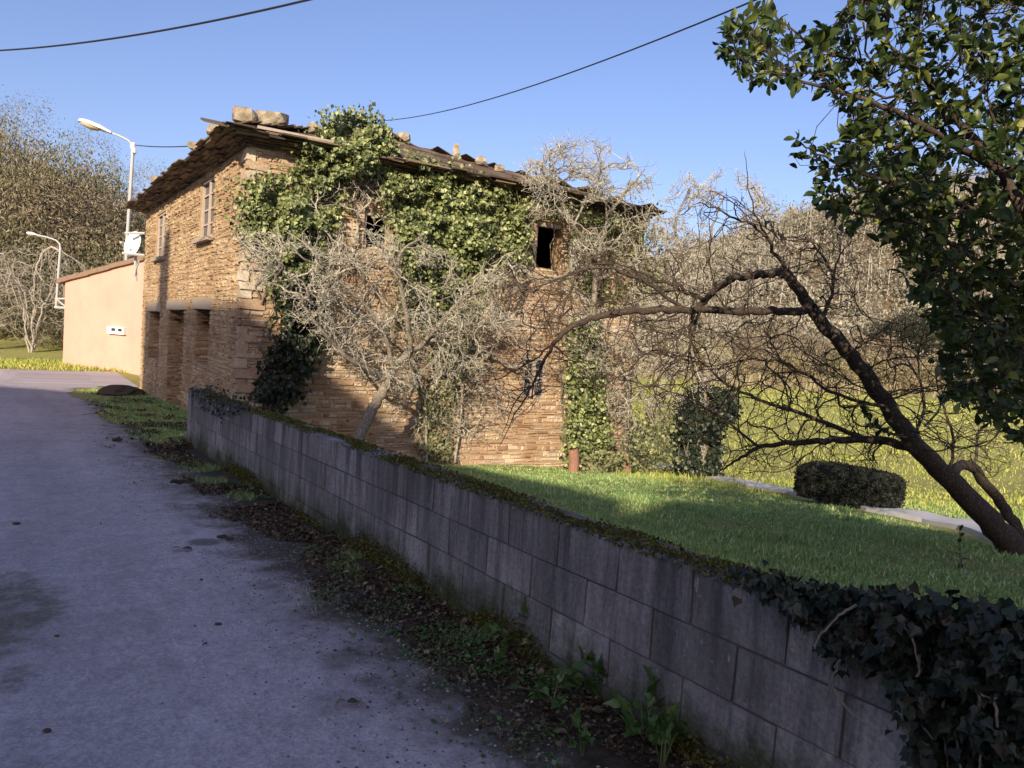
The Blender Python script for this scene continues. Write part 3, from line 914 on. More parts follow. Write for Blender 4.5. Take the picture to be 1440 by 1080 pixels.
def roof_hit(px, py, back=.25):
    """the point of the roof surface seen at this pixel (or the one the line of sight passes closest to)"""
    d = ray(px, py); d = d / d[1]; best = None
    for t in np.arange(9, 26, .05):
        p = CAM + d * t; u, v = uv_of(p[0], p[1])
        if E[0][0] < u < E[1][0] and E[0][1] < v < E[2][1]:
            g = p[2] - float(roof_z(u, v))
            if best is None or g < best[0] - 1e-6: best = (g, u, v, t)
            if g < 0: break
    return best[1], best[2], best[3]
# loose stones weighing the slates down
SG = 'stones weighing down the slate roof'
for (px, py, wpx, hpx, lab) in (
        (344, 172, 40, 20, 'tall squared stone on the near corner of the slate roof, leftmost of the two biggest'),
        (382, 181, 44, 19, 'long flat stone on the roof right of the tall corner stone'),
        (441, 190, 22, 13, 'roof stone half hidden beside the high ivy clump'),
        (567, 198, 22, 12, 'pale rounded stone on the roof hip just right of the high ivy clump'),
        (641, 220, 13, 16, 'upright pointed stone on the roof hip'),
        (676, 233, 21, 11, 'bright whitish stone on the roof hip right of the pointed stone'),
        (702, 243, 15, 9, 'small brown stone on the roof hip beside the whitish stone'),
        (762, 264, 26, 12, 'low brown stone on the roof hip near the lichen branches'),
        (300, 196, 20, 16, 'squarish stone on the lane eave below the corner stones'),
        (277, 214, 26, 10, 'flat slab stone perched on the lane eave'),
        (220, 264, 16, 10, 'farthest stone at the low left end of the lane eave')):
    u, v, dist = roof_hit(px, py)
    w, h = wpx * dist / FPX, hpx * dist / FPX * 1.1
    mb = MB()
    ax = np.array([U3, V3, Z3])
    r0 = 2.15 + rnd.uniform(-.25, .25)
    ax = np.array([U3 * math.cos(r0) + V3 * math.sin(r0), V3 * math.cos(r0) - U3 * math.sin(r0), Z3])
    bmn = []
    tp = .25 if 'pointed' not in lab else .6
    c = hp(u, v, float(roof_z(u, v)) + .02)
    pts = []
    for q in range(26):
        x, y, z = (rnd.uniform(-1, 1) for _ in range(3))
        m_ = max(abs(x), abs(y), abs(z)) + 1e-6
        k_ = rnd.uniform(.86, 1.0) / m_
        x, y, z = x * k_, y * k_, z * k_
        f = 1 - tp * .75 * max(0, z * .5 + .5) if 'pointed' in lab else 1 - .1 * abs(z)
        pts.append(c + ax[0] * x * f * w / 2 + ax[1] * y * f * w * .36 + Z3 * (z * .5 + .5) * h)
    tag(hull('roof_stone', pts, M['fieldstone']), lab, 'stone', SG)

# ------------------------------------------------------------------ small orange house beyond the crossing
oL = at(88, 514, 29.6); oR = at(190, 527, 28.0)
oA = norm(np.array([oR[0] - oL[0], oR[1] - oL[1], 0])); oN = np.array([oA[1], -oA[0], 0])
if oN[1] > 0: oN = -oN
zbase = min(oL[2], oR[2]) - .3
oTL = at(90, 396, 29.6)[2]; oTR = at(195, 366, 27.9)[2]
sl = (oTR - oTL) / (np.linalg.norm(oR[:2] - oL[:2]) + .2)
oh = thing('orange_house', (*oL[:2], oL[2]), 'small orange rendered outbuilding with lean-to tiled roof behind the stone house', 'building')
o0 = np.array([oL[0], oL[1], 0])
Wd, Dp = 6.0, 6.0
def op(a, b, z): return o0 + oA * a - oN * b + Z3 * z
mb = MB()
mb.raw([op(0, 0, zbase), op(Wd, 0, zbase), op(Wd, 0, oTL + sl * Wd), op(0, 0, oTL), op(0, Dp, zbase), op(Wd, Dp, zbase), op(Wd, Dp, oTL + sl * Wd), op(0, Dp, oTL)],
       [(0, 1, 2, 3), (5, 4, 7, 6), (4, 0, 3, 7), (1, 5, 6, 2)])
mb.build('rendered_wall', M['orange'], oh)
mb = MB()
sA = norm(oA + Z3 * sl); sN = np.cross(sA, oN); sN = sN if sN[2] > 0 else -sN
L = Wd / sA[:2].dot(oA[:2]) 
k = 0; s = -.35
while s < L:                                 # verge tiles, then rows of roll tiles behind them
    for b in range(0, 14):
        bb = -.12 + b * .45
        mb.box(op(0, bb + .2, oTL) + sA * (s + .3) + sN * (.075 + .012 * (k % 2) + rnd.uniform(-.006, .006)), (.31, .20, .085), np.array([sA, -oN, sN]), .006, .05)
    s += .58; k += 1
mb.build('tiled_roof', M['tile'], oh)
mb = MB(); mb.box(op(-.12, 3.0, oTL - .28), (.14, 2.9, .30), np.array([oA, -oN, Z3]), .01)
mb.build('eave_board', M['tile'], oh)
def on_orange(px, py):
    d = ray(px, py); t = ((o0 - CAM) @ oN) / (d @ oN); return CAM + d * t
mA, mB = on_orange(155, 459), on_orange(178, 471)
bw, bh_ = abs((mB - mA) @ oA), abs(mA[2] - mB[2])
mb = MB(); mb.box((mA + mB) / 2 + oN * .06, (bw / 2, .07, bh_ / 2), np.array([oA, oN, Z3]), .0)
bx = mb.build('meter_box', M['white'])
tag(bx, 'white double meter box on the orange wall', 'meter box')
for fx in (-.12, .28):
    mb = MB(); c_ = (mA + mB) / 2 + oA * bw * fx + oN * .135 + Z3 * bh_ * .12
    mb.box(c_, (bw * .11, .006, bh_ * .2), np.array([oA, oN, Z3]))
    mb.build('meter_window', M['glass'], bx)

# satellite dish on two bracket arms beside the stone house
dc = at(186, 343, 26.6)
dish = thing('satellite_dish', dc, 'white satellite dish on a bracket between orange building and stone house', 'satellite dish')
ax_n = norm(np.array([-.45, -.86, .22])); ax_x = norm(np.cross(Z3, ax_n)); ax_y = np.cross(ax_n, ax_x)
Vd = [dc - ax_n * .10]; Fd3 = []; Fd4 = []
for r_ in range(1, 6):
    for q in range(20):
        an = q * math.pi / 10; rr_ = .46 * r_ / 5
        Vd.append(dc + ax_x * rr_ * .9 * math.cos(an) + ax_y * rr_ * math.sin(an) - ax_n * .10 * (1 - (r_ / 5) ** 2))
for q in range(20):
    Fd3.append([0, 1 + q, 1 + (q + 1) % 20])
    for r_ in range(4):
        b = 1 + r_ * 20
        Fd4.append([b + q, b + 20 + q, b + 20 + (q + 1) % 20, b + (q + 1) % 20])
nV = len(Vd)
Vd = Vd + [p - ax_n * .012 for p in Vd]
Fd3 += [[c + nV, b + nV, a + nV] for a, b, c in Fd3]; Fd4 += [[d + nV, c + nV, b + nV, a + nV] for a, b, c, d in Fd4]
mk('reflector', Vd, [np.array(Fd4), np.array(Fd3)], M['white'], dish, smooth=True)
mb = MB()
hx = hp(HU1 - .05, HV0, 0)
for (p0, p1) in ((at(176, 328, 26.4), at(204, 328, 26.4)), (at(172, 356, 26.4), at(204, 359, 26.4))):
    mb.tube([p0, p1], .045, 6)
mb.tube([at(190, 328, 26.8), at(191, 395, 26.8)], .05, 6); mb.tube([at(196, 366, 26.5), at(191, 380, 26.7), at(189, 392, 26.8)], .03, 6)
mb.build('bracket', M['galv'], dish)
mb = MB(); mb.tube([dc - ax_y * .4, dc + ax_n * .34 - ax_y * .12], .015, 5); mb.box(dc + ax_n * .36 - ax_y * .1, (.04, .04, .06), np.array([ax_x, ax_y, ax_n]))
mb.build('receiver_arm', M['galv'], dish)

# street lamps
def lamp(name, base, pts, head0, head1, hw, lab, r=.055, lens_up=False):
    t = thing(name, base, lab, 'street lamp', 'street lamps by the crossing')
    mb = MB(); mb.tube(pts, [r * 1.1] * (len(pts) // 2) + [r * .7] * (len(pts) - len(pts) // 2), 8); mb.build('post', M['galv'], t)
    a = norm(head1 - head0); L = np.linalg.norm(head1 - head0)
    sd = norm(np.cross(a, Z3)); up = np.cross(sd, a)
    ring = []
    prof = [(0, .35, .5), (.08, .8, .8), (.3, 1, 1), (.65, .95, .95), (.85, .6, .7), (1, .42, .5)]
    Vv = []
    for f, w, h in prof:
        for q in range(10):
            an = q * math.pi / 9
            Vv.append(head0 + a * L * f + sd * hw * w * math.cos(an) + up * hw * .75 * h * math.sin(an))
    n = 10
    Fq = [(i * n + j, i * n + j + 1, (i + 1) * n + j + 1, (i + 1) * n + j) for i in range(len(prof) - 1) for j in range(n - 1)] + [(i * n + n - 1, i * n, (i + 1) * n, (i + 1) * n + n - 1) for i in range(len(prof) - 1)]
    mb = MB(); mb.raw(Vv, Fq); 
    mb.raw([Vv[k] for k in range(n)] + [head0], [], [(k + 1, k, n) for k in range(n - 1)])
    hd = mb.build('lamp_head', M['white'], t, smooth=False)
    Vv = []
    for f, w, h in ((.05, .3, .1), (.15, .75, .7), (.4, .8, 1), (.62, .7, .6), (.68, .4, .1)):
        for q in range(10):
            an = q * math.pi / 9
            Vv.append(head0 + a * L * f + sd * hw * w * math.cos(an) - up * (hw * .55 * h * math.sin(an) + .004))
    mb = MB(); mb.raw(Vv, [(i * n + j, (i + 1) * n + j, (i + 1) * n + j + 1, i * n + j + 1) for i in range(4) for j in range(n - 1)])
    mb.build('lens', M['lens'], hd, smooth=True)
    return t
Yl = 29.5
l1 = lamp('street_lamp', at(172, 525, Yl), [at(172, 525, Yl), at(178, 350, Yl), at(187, 212, Yl), at(187, 204, Yl), at(180, 197, Yl), at(168, 191, Yl), at(154, 186, Yl)],
          at(110, 170, Yl - .5), at(156, 188, Yl), .24, 'tall street lamp with long white head above the orange building', .058)
mb = MB()
for q in ((187, 206), (188.5, 212)):
    mb.tube([at(q[0], q[1] + 3, Yl - .12), at(q[0], q[1] - 3, Yl - .12)], .10, 8)
mb.tube([at(187, 218, Yl), at(188, 201, Yl)], .07, 8)
mb.build('insulator', M['white'], l1)
Yk = 29.9
l2 = lamp('street_lamp', at(80, 432, Yk), [at(79, 432, Yk), at(82, 390, Yk), at(85, 350, Yk), at(84, 343, Yk), at(79, 338, Yk), at(68, 334, Yk), at(54, 331, Yk)],
          at(37, 328, Yk - .2), at(55, 332, Yk), .12, 'low street lamp bracketed to the orange wall with curved arm', .045)
mb = MB()
mb.tube([at(78, 420, Yk), at(93, 420, Yk - .1)], .04, 6); mb.tube([at(77, 432, Yk), at(93, 433, Yk - .1)], .05, 6); mb.tube([at(79, 420, Yk), at(92, 431, Yk - .1)], .03, 6)
mb.build('bracket', M['galv'], l2)

# overhead cables
def cable(pts, sag, r, lab):
    P = np.array(pts); t = np.linspace(0, 1, 24)[:, None]
    Q = P[0] * (1 - t) + P[1] * t
    Q[:, 2] -= sag * 4 * (t[:, 0] * (1 - t[:, 0]))
    mb = MB(); mb.tube(Q, r, 5); tag(mb.build('cable', M['black']), lab, 'cable', 'overhead cables')
cable([at(-60, 73, 11), at(470, -9, 7)], .12, .011, 'thick black cable crossing the top left sky')
cable([at(532, 170, 17.5), at(1110, -20, 6)], .22, .008, 'black cable rising from the roof ivy to the top of the picture')
cable([at(189, 204, Yl), at(275, 205, 24)], .05, .018, 'thin cable from the tall lamp post to the stone house eave')

# ------------------------------------------------------------------ sun, the unseen house behind us shaped to its shadow, and an added block
SUN_H = norm(np.array([-.2, -.98, 0])); EL = R_(22)
SUN = SUN_H * math.cos(EL) + Z3 * math.sin(EL)
E1 = np.array([-SUN_H[1], SUN_H[0], 0])
CP = 26.0                                     # metres behind the viewer towards the sun
def zc(p, z0=None):
    return float(p @ E1), float(p[2] + (CP - p @ SUN_H) * math.tan(EL))
if 0:
    for nm, p in (('fac', hp(HU0 + fac(333, 434)[0], HV0, fac(333, 434)[1])), ('fac2', hp(HU0 + fac(230, 445)[0], HV0, fac(230, 445)[1])), ('fac3', hp(HU0 + fac(200, 470)[0], HV0, fac(200, 470)[1]))):
        print(nm, zc(p))
def sh_pt(a, z, back=0.0): return E1 * a + SUN_H * (CP + back) + Z3 * z
K = (CP - 5.5) * math.tan(EL) + .2
nb = thing('neighbour_house', sh_pt(-9, -1), 'tall gabled house behind the viewer whose shade falls on the lane', 'house')
def prism(prof, d0, d1):
    n = len(prof); mb = MB()
    prof = [(a, z if z < 0 else z + K) for a, z in prof]
    V = [sh_pt(a, z, d0) for a, z in prof] + [sh_pt(a, z, d1) for a, z in prof]
    mb.raw(V, [(i, (i + 1) % n, n + (i + 1) % n, n + i) for i in range(n)])
    for o in (0, n):
        mb.t += [tuple(mb.n - 2 * n + o + q for q in (0, i, i + 1)) for i in range(1, n - 1)]
    return mb
prism([(-30, -1.5), (-30, 8.2), (-14.5, 8.2), (-14.45, -1.5)], .05, 2).build('wing', M['orange'], nb)
prism([(-14.5, -1.5), (-14.5, 11.3), (-6.9, 8.3), (-4.9, 7.1), (-1.2, 5.5), (-.3, 5.0), (-.3, -1.5)], 0, 3).build('wall', M['orange'], nb)
prism([(-.8, -1.5), (-.8, 4.4), (-.3, 4.7), (.2, 5.4), (1.2, 5.3), (3.2, 5.1), (9, 4.9), (14, 4.8), (14, -1.5)], .1, 2.5).build('shade_block', M['orange'], nb)  # unseen block added behind right, shaped to shade the lawn
prism([(-12.9, 8), (-12.9, 12.6), (-11.9, 12.6), (-11.9, 8)], 1, 2).build('chimney', M['granite'], nb)

# ================================================================== VEGETATION
def sid3(px, py, off=0.0):
    d = ray(px, py); t = ((C0 - U3 * off - CAM) @ U3) / (d @ U3); return CAM + d * t
def wallp(px, py, off=0.0):
    d = ray(px, py); t = ((P3(0, W_V - off) - CAM) @ V3) / (d @ V3); return CAM + d * t

def ivy_patch(name, polys, lab, n_leaf, size, mat='ivy', off=(.03, .22), bulge=.35, edge=7, tmpl=L_SIMPLE, stems=10, par_at=None, f=sid3, nrm=None, cat_='ivy', fray=.18):
    """leaves in several overlapping layers over a wall region outlined in the picture, with woody stems under them"""
    P = []
    tot = sum(w for _, w in polys)
    for poly, w in polys:
        q = sample_poly(poly, int(n_leaf * w / tot), edge)
        P.append(q)
    q = np.concatenate(P); n = len(q)
    N = -U3 if nrm is None else nrm
    hump = vnoise(q[:, 0], q[:, 1], 26, 3) * .6 + vnoise(q[:, 0], q[:, 1], 11, 5) * .4
    keep = hump + G.normal(0, .15, n) > fray
    q, hump = q[keep], hump[keep]; n = len(q)
    o = off[0] + (off[1] - off[0]) * G.uniform(0, 1, n) ** .7 * hump * 1.6 + bulge * np.clip(hump - .45, 0, 1)
    pos = np.array([f(a, b, c) for (a, b), c in zip(q, o)])
    nr = norm(N * .8 + rand_unit(n) * .65 + Z3 * .35)
    up = norm(-Z3 * .9 + rand_unit(n) * .75 + N * .25)
    V, F = leaves(pos, nr, up, G.uniform(size * .6, size * 1.35, n), tmpl, 1.0)
    t = thing(name, par_at if par_at is not None else pos[np.argmin(pos[:, 2])], lab, cat_)
    mk('leaves', V, F, M[mat], t)
    if stems:
        parts = []
        for _ in range(stems):
            k = G.integers(0, n); a = q[k]; pts = []
            x, y = a
            for s_ in range(7):
                pts.append(f(x, y, .03 + .05 * rnd.random())); x += rnd.uniform(-9, 9); y += rnd.uniform(8, 20)
            V, Q = tube(pts, np.linspace(.008, .018, 7), 5); parts.append((V, np.array(Q)))
        V, F = cat(parts); mk('stems', V, F, M['stem'], t)
    return t

IV_TOP = [(452, 205), (455, 178), (480, 163), (510, 163), (535, 178), (545, 205), (520, 225), (470, 225)]
IV_A = [(335, 268), (380, 252), (415, 255), (432, 215), (452, 195), (500, 200), (545, 210), (548, 235), (505, 240), (480, 262), (470, 300), (458, 345), (440, 392), (432, 440), (412, 450), (398, 415), (382, 372), (350, 330)]
IV_DK = [(398, 400), (440, 395), (455, 450), (440, 500), (418, 555), (385, 572), (362, 560), (378, 505), (402, 460)]
ivy_patch('wall_ivy', [(IV_TOP, 1.5), (IV_A, 4.2)], 'thick ivy climbing the near corner of the stone house up over the roof edge', 11500, .07, 'ivy', (.03, .3), .6, 11, stems=60, fray=.26)
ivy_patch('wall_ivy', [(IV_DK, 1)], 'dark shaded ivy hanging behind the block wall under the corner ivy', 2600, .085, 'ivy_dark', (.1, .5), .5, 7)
IV_B = [(540, 215), (600, 232), (690, 262), (742, 285), (765, 315), (752, 360), (705, 385), (655, 400), (612, 425), (575, 402), (560, 352), (552, 300), (540, 262)]
ivy_patch('wall_ivy', [(IV_B, 1)], 'wide sheet of bright green ivy under the eave in the middle of the garden side', 10500, .072, 'ivy', (.03, .3), .6, 12, stems=60, fray=.27)
IV_C = [(575, 395), (690, 380), (668, 470), (645, 530), (636, 620), (628, 645), (590, 640), (606, 545), (612, 480), (560, 450)]
ivy_patch('wall_ivy', [(IV_C, 1)], 'sparse dusty ivy strip trailing down the wall to the grass', 5200, .06, 'ivy_dry', (.02, .12), .2, 11, fray=.36, stems=40)
IV_D = [(775, 275), (850, 290), (925, 300), (940, 380), (925, 440), (860, 420), (800, 395), (792, 330)]
ivy_patch('wall_ivy', [(IV_D, 1)], 'ivy at the right end of the garden side beyond the dark upper window', 3800, .07, 'ivy', (.04, .3), .4, 12, fray=.34)

def lichen_tree(name, lab, limbs, polys, n_att, offs, ptf, seg=.11, tuft=5000, r0=.0036, wig=.09, base=None, tuft_size=(.014, .034)):
    sk = Sk(); first = None
    for pts, rad, parent in limbs:
        P = [ptf(*q) for q in pts]
        if parent is None: ids = sk.limb(P, rad, -1, 6, .012, 2); first = ids
        else:
            j = sk.near(P[0]); P[0] = sk.p[j].copy(); sk.limb(P, rad, j, 6, .012)
    T = []
    tot = sum(w for _, w in polys)
    for poly, w in polys:
        q = sample_poly(poly, int(n_att * w / tot * 1.9), 9)
        q = q[vnoise(q[:, 0], q[:, 1], 30, 17) * .6 + vnoise(q[:, 0], q[:, 1], 13, 19) * .4 + G.normal(0, .07, len(q)) > .46]
        T += [ptf(a, b, G.uniform(*offs)) for a, b in q]
    sk.grow(T, seg, wig, .03)
    big, thin = sk.meshes(r0, 2.6, .022, 8, 3, .10)
    t = thing(name, base if base is not None else sk.p[0], lab, 'tree')
    mk('trunk', *big, M['bark_lichen'], t, smooth=True)
    mk('crown', *thin, M['twig_lichen'], t)
    r, acc = sk.radii(r0)
    c = np.where(acc < 14)[0]
    k = c[G.integers(0, len(c), tuft)]
    pos = sk.p[k] + G.normal(0, .015, (tuft, 3))
    V, F = leaves(pos, rand_unit(tuft), rand_unit(tuft), G.uniform(*tuft_size, tuft), L_SIMPLE, .8)
    mk('lichen', V, F, M['lichen'], t)
    return sk

lichen_tree('lichen_tree', 'leaning lichen covered tree in front of the ivy with its pale twigs against the wall', [
    ([(500, 628, 1.25), (515, 592, 1.25), (536, 555, 1.25), (553, 520, 1.2), (577, 495, 1.1), (612, 478, 1.0), (652, 462, .9), (692, 453, .8)], [.10, .095, .09, .08, .055, .04, .032, .02], None),
    ([(553, 520, 1.2), (540, 470, 1.3), (505, 420, 1.4), (455, 380, 1.4), (405, 352, 1.3)], [.045, .034, .027, .02, .012], 0),
    ([(545, 535, 1.2), (480, 495, 1.5), (440, 450, 1.6), (412, 410, 1.5)], [.05, .035, .025, .015], 0),
    ([(577, 495, 1.1), (570, 430, 1.3), (560, 365, 1.3), (595, 330, 1.2)], [.055, .04, .03, .015], 0),
    ([(590, 487, 1.1), (640, 430, 1.3), (690, 385, 1.2), (730, 350, 1.0)], [.045, .03, .02, .012], 0),
    ([(600, 482, 1.0), (630, 470, 1.3), (668, 458, 1.4), (700, 462, 1.4)], [.04, .032, .024, .014], 0)],
    [([(325, 330), (400, 335), (450, 345), (480, 400), (455, 470), (410, 440), (350, 390)], 1.2),
     ([(430, 340), (520, 320), (590, 335), (650, 375), (745, 370), (762, 440), (725, 500), (640, 530), (565, 560), (520, 525), (470, 500), (435, 440)], 5)],
    6000, (.35, 2.0), sid3, tuft=8000)
lichen_tree('lichen_tree', 'ivy footed lichen tree rising above the roof at the right of the dark upper window', [
    ([(806, 690, .9), (812, 620, .9), (822, 545, .95), (833, 450, 1.0), (840, 370, 1.0), (853, 300, .95), (842, 255, .9)], [.12, .11, .09, .07, .045, .02, .008], None),
    ([(833, 450, 1.0), (870, 480, 1.3), (900, 545, 1.6), (915, 590, 1.7)], [.05, .035, .025, .012], 0),
    ([(840, 370, 1.0), (815, 330, 1.2), (790, 285, 1.2), (760, 235, 1.0), (790, 207, .9)], [.035, .026, .02, .014, .008], 0),
    ([(848, 300, .95), (885, 265, 1.0), (905, 240, .9)], [.035, .025, .012], 0),
    ([(836, 400, 1.0), (900, 370, 1.4), (945, 400, 1.6), (960, 460, 1.7)], [.045, .03, .022, .012], 0)],
    [([(738, 262), (747, 212), (790, 203), (850, 203), (905, 228), (918, 258), (870, 278), (800, 290)], 3),
     ([(745, 285), (860, 300), (925, 300), (965, 420), (945, 560), (890, 625), (845, 560), (800, 470), (745, 370)], 4)],
    6500, (.3, 2.2), sid3, tuft=9000)
def atY(px, py, d): return at(px, py, 17.0 - d)
lichen_tree('lichen_tree', 'round headed lichen tree beyond the house corner standing against the sky', [
    ([(985, 690, .6), (988, 600, .6), (995, 500, .6), (1004, 410, .6), (998, 340, .6), (1016, 280, .6)], [.14, .12, .09, .06, .03, .01], None),
    ([(998, 460, .6), (965, 390, .8), (950, 320, .8), (970, 265, .7)], [.06, .045, .03, .015], 0),
    ([(1003, 400, .6), (1045, 350, .8), (1075, 300, .9), (1060, 262, .9)], [.06, .045, .03, .015], 0),
    ([(992, 540, .6), (940, 500, 1.0), (915, 530, 1.2), (890, 570, 1.3)], [.04, .03, .02, .012], 0)],
    [([(928, 292), (960, 254), (1010, 240), (1062, 255), (1096, 300), (1092, 380), (1045, 425), (960, 412), (925, 350)], 5),
     ([(900, 420), (1040, 420), (1030, 540), (930, 600), (880, 560)], 2)],
    5500, (-.6, 1.6), atY, tuft=10000, tuft_size=(.016, .036))

# dead creeper stems matted over the wall
def creeper(lab, roots, poly, n_att, offs=(.04, .35), mat='twig_lichen'):
    sk = Sk()
    for pts in roots:
        sk.limb([sid3(*q) for q in pts], np.linspace(.024, .008, len(pts)), -1, 5, .01)
    q = sample_poly(poly, int(n_att * 1.9), 10)
    q = q[vnoise(q[:, 0], q[:, 1], 34, 27) * .6 + vnoise(q[:, 0], q[:, 1], 14, 29) * .4 + G.normal(0, .08, len(q)) > .46]
    sk.grow([sid3(a, b, G.uniform(*offs)) for a, b in q], .09, .10, .02, .3)
    big, thin = sk.meshes(.0034, 2.8, .02, 6, 3, .03)
    t = thing('dry_creeper', sk.p[0], lab, 'creeper')
    mk('creeper', *cat([b for b in (big, thin) if b is not None]), M[mat], t)
    return sk
creeper('grey matted stems of dead creeper on the wall between the two ivy masses', [[(600, 655, .1), (596, 560, .1), (570, 470, .12), (520, 400, .12), (480, 350, .1)], [(640, 650, .1), (650, 560, .1), (640, 470, .12), (660, 400, .12), (700, 360, .1)]],
        [(440, 250), (545, 250), (570, 400), (690, 390), (750, 390), (775, 520), (720, 590), (660, 620), (600, 640), (540, 560), (470, 500), (430, 400)], 6500)
creeper('brown tangled dead creeper round the dark upper window and right end of the wall', [[(800, 670, .1), (790, 560, .1), (785, 450, .1), (815, 380, .12)], [(870, 670, .1), (880, 560, .1), (870, 460, .12), (900, 380, .1)]],
        [(740, 270), (850, 285), (935, 320), (945, 640), (880, 660), (800, 640), (780, 500), (735, 400)], 4200, mat='stem')
# ivy on the trunks
ivy_patch('trunk_ivy', [([(796, 455), (840, 445), (850, 540), (856, 625), (846, 668), (820, 640), (806, 668), (790, 665), (800, 560)], 1)], 'ivy column wrapped round the trunk of the tree by the lower window', 3800, .075, 'ivy', (.9, 1.25), .2, 5, stems=8, fray=.2)
def f_dark(px, py, off): return at(px, py, 16.3 - off)
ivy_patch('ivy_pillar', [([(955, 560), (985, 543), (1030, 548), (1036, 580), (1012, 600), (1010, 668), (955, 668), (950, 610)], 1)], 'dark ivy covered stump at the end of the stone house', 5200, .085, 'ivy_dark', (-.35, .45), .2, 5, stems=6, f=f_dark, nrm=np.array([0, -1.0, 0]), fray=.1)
ivy_patch('bramble', [([(885, 590), (950, 560), (960, 660), (900, 665), (868, 650)], 1), ([(815, 640), (870, 640), (905, 672), (880, 690), (830, 678)], 1.2)], 'low tangle of brambles and ivy at the foot of the house wall', 2600, .065, 'ivy_dry', (.8, 1.8), .3, 6, stems=18, fray=.25, cat_='bramble')
# reddish posts in the shade under the ivy
for (x, y0, y1, off, r, lab) in ((806, 632, 688, 1.32, .105, 'reddish sawn stump lit by the sun below the ivy column'), (880, 638, 675, 1.2, .085, 'short reddish post in the shade right of the ivy column')):
    p0, p1 = sid3(x, y1, off), sid3(x, y0, off); p0[2] = float(ground_z(p0[0], p0[1])) - .05
    pts = [p0 * (1 - q) + p1 * q + np.array([rnd.uniform(-.015, .015), 0, 0]) for q in np.linspace(0, 1, 7)]
    mb = MB(); mb.tube(pts, [r * 1.15, r * 1.02, r, r * .98, r * .97, r * .95, r * .9], 10)
    tag(mb.build('post', M['red_post']), lab, 'post')
# grey rock by the pillar
p = on_ground(965, 668); V, F = [], []
def boulder(c, w, d, h, n=9):
    rings = [(-.1, .9), (.25, 1), (.6, .85), (.9, .5)]
    V = []
    for zz, s_ in rings:
        for q in range(n):
            a = q * 2 * math.pi / n; r = s_ * rnd.uniform(.85, 1.12)
            V.append([c[0] + math.cos(a) * r * w / 2, c[1] + math.sin(a) * r * d / 2, c[2] + zz * h + rnd.uniform(-.04, .04) * h])
    V.append([c[0], c[1], c[2] + h])
    m = MB(); b = len(rings)
    m.raw(V, [(i * n + j, i * n + (j + 1) % n, (i + 1) * n + (j + 1) % n, (i + 1) * n + j) for i in range(b - 1) for j in range(n)], [((b - 1) * n + j, (b - 1) * n + (j + 1) % n, b * n) for j in range(n)])
    return m
tag(boulder(p, .55, .45, .36).build('rock', plain_mat('lilac_rock', (.26, .25, .29), .9, .2, .2, 9)), 'pale lilac grey rock at the foot of the ivy covered stump', 'rock')
p = on_ground(168, 556)
tag(boulder(p, 1.15, 1.0, .28, 14).build('soil_mound', M['soil']), 'small dark heap of soil at the far corner of the stone house', 'soil heap')

# ------------------------------------------------------------------ dark bare tree leaning in from the right
sk = Sk()
YB = 5.35
def dk(px, py, dy=0.0): return at(px, py, YB + dy)
trunk = sk.limb([dk(1470, 845, .05), dk(1442, 792, 0), dk(1400, 742, -.05), dk(1342, 682, -.1), dk(1287, 625, -.15), dk(1242, 562, -.15), dk(1206, 512, -.2), dk(1166, 466, -.2), dk(1141, 436, -.2), dk(1125, 410, -.2), dk(1107, 384, -.2)],
                [0.119, 0.105, 0.0826, 0.07, 0.0616, 0.0546, 0.049, 0.0448, 0.0406, 0.0364, 0.0315], -1, 5, .006, 4)
def sub(pts, rad, wob=.006):
    j = sk.near(pts[0]); pts = [sk.p[j].copy()] + list(pts[1:]); return sk.limb(pts, rad, j, 5, wob)
sub([dk(1141, 438, -.2), dk(1095, 438, -.35), dk(1045, 437, -.5), dk(985, 435, -.6), dk(930, 435, -.7), dk(885, 437, -.75), dk(838, 446, -.8), dk(797, 466, -.8), dk(768, 500, -.8), dk(748, 540, -.8), dk(725, 585, -.8), dk(702, 628, -.75)],
    [0.0294, 0.0259, 0.0238, 0.0224, 0.0217, 0.021, 0.0189, 0.0154, 0.0098, 0.0056, 0.0035, 0.00154])
sub([dk(768, 500, -.8), dk(752, 535, -.7), dk(722, 570, -.65), dk(706, 615, -.6)], [0.007, 0.0049, 0.00315, 0.0014])
sub([dk(780, 485, -.8), dk(740, 512, -.75), dk(700, 530, -.7), dk(640, 545, -.7)], [0.007, 0.0042, 0.0028, 0.0014])
sub([dk(1107, 384, -.2), dk(1085, 384, -.1), dk(1058, 387, .0), dk(1030, 394, .1), dk(1006, 408, .2), dk(988, 428, .25), (dk(972, 452, .3)), dk(970, 490, .3)], [0.0308, 0.0294, 0.028, 0.0259, 0.0238, 0.0217, 0.0168, 0.0084])
sub([dk(1305, 640, -.1), dk(1265, 624, .0), dk(1215, 619, .1), dk(1160, 620, .2), dk(1105, 624, .3), dk(1060, 632, .4), dk(1032, 650, .5), dk(1012, 662, .6)], [0.035, 0.0322, 0.028, 0.0245, 0.0196, 0.0147, 0.0098, 0.0049])
sub([dk(1455, 790, .2), dk(1425, 735, .3), dk(1395, 692, .3), dk(1362, 655, .25), dk(1322, 640, .1)][::-1], [0.035, 0.0364, 0.0378, 0.042, 0.049])
sub([dk(1107, 384, -.2), dk(1085, 345, -.2), dk(1058, 318, -.25), dk(1020, 300, -.3), dk(985, 285, -.3)], [0.0154, 0.0112, 0.0084, 0.0063, 0.0035])
sub([dk(1085, 345, -.2), dk(1062, 300, -.1), dk(1052, 255, -.1), dk(1047, 212, -.1)], [0.0084, 0.0056, 0.0035, 0.0014])
sub([dk(1160, 455, -.2), dk(1172, 405, -.1), dk(1166, 375, -.1), dk(1135, 338, 0), dk(1095, 336, 0)], [0.0154, 0.0112, 0.0091, 0.0063, 0.0035])
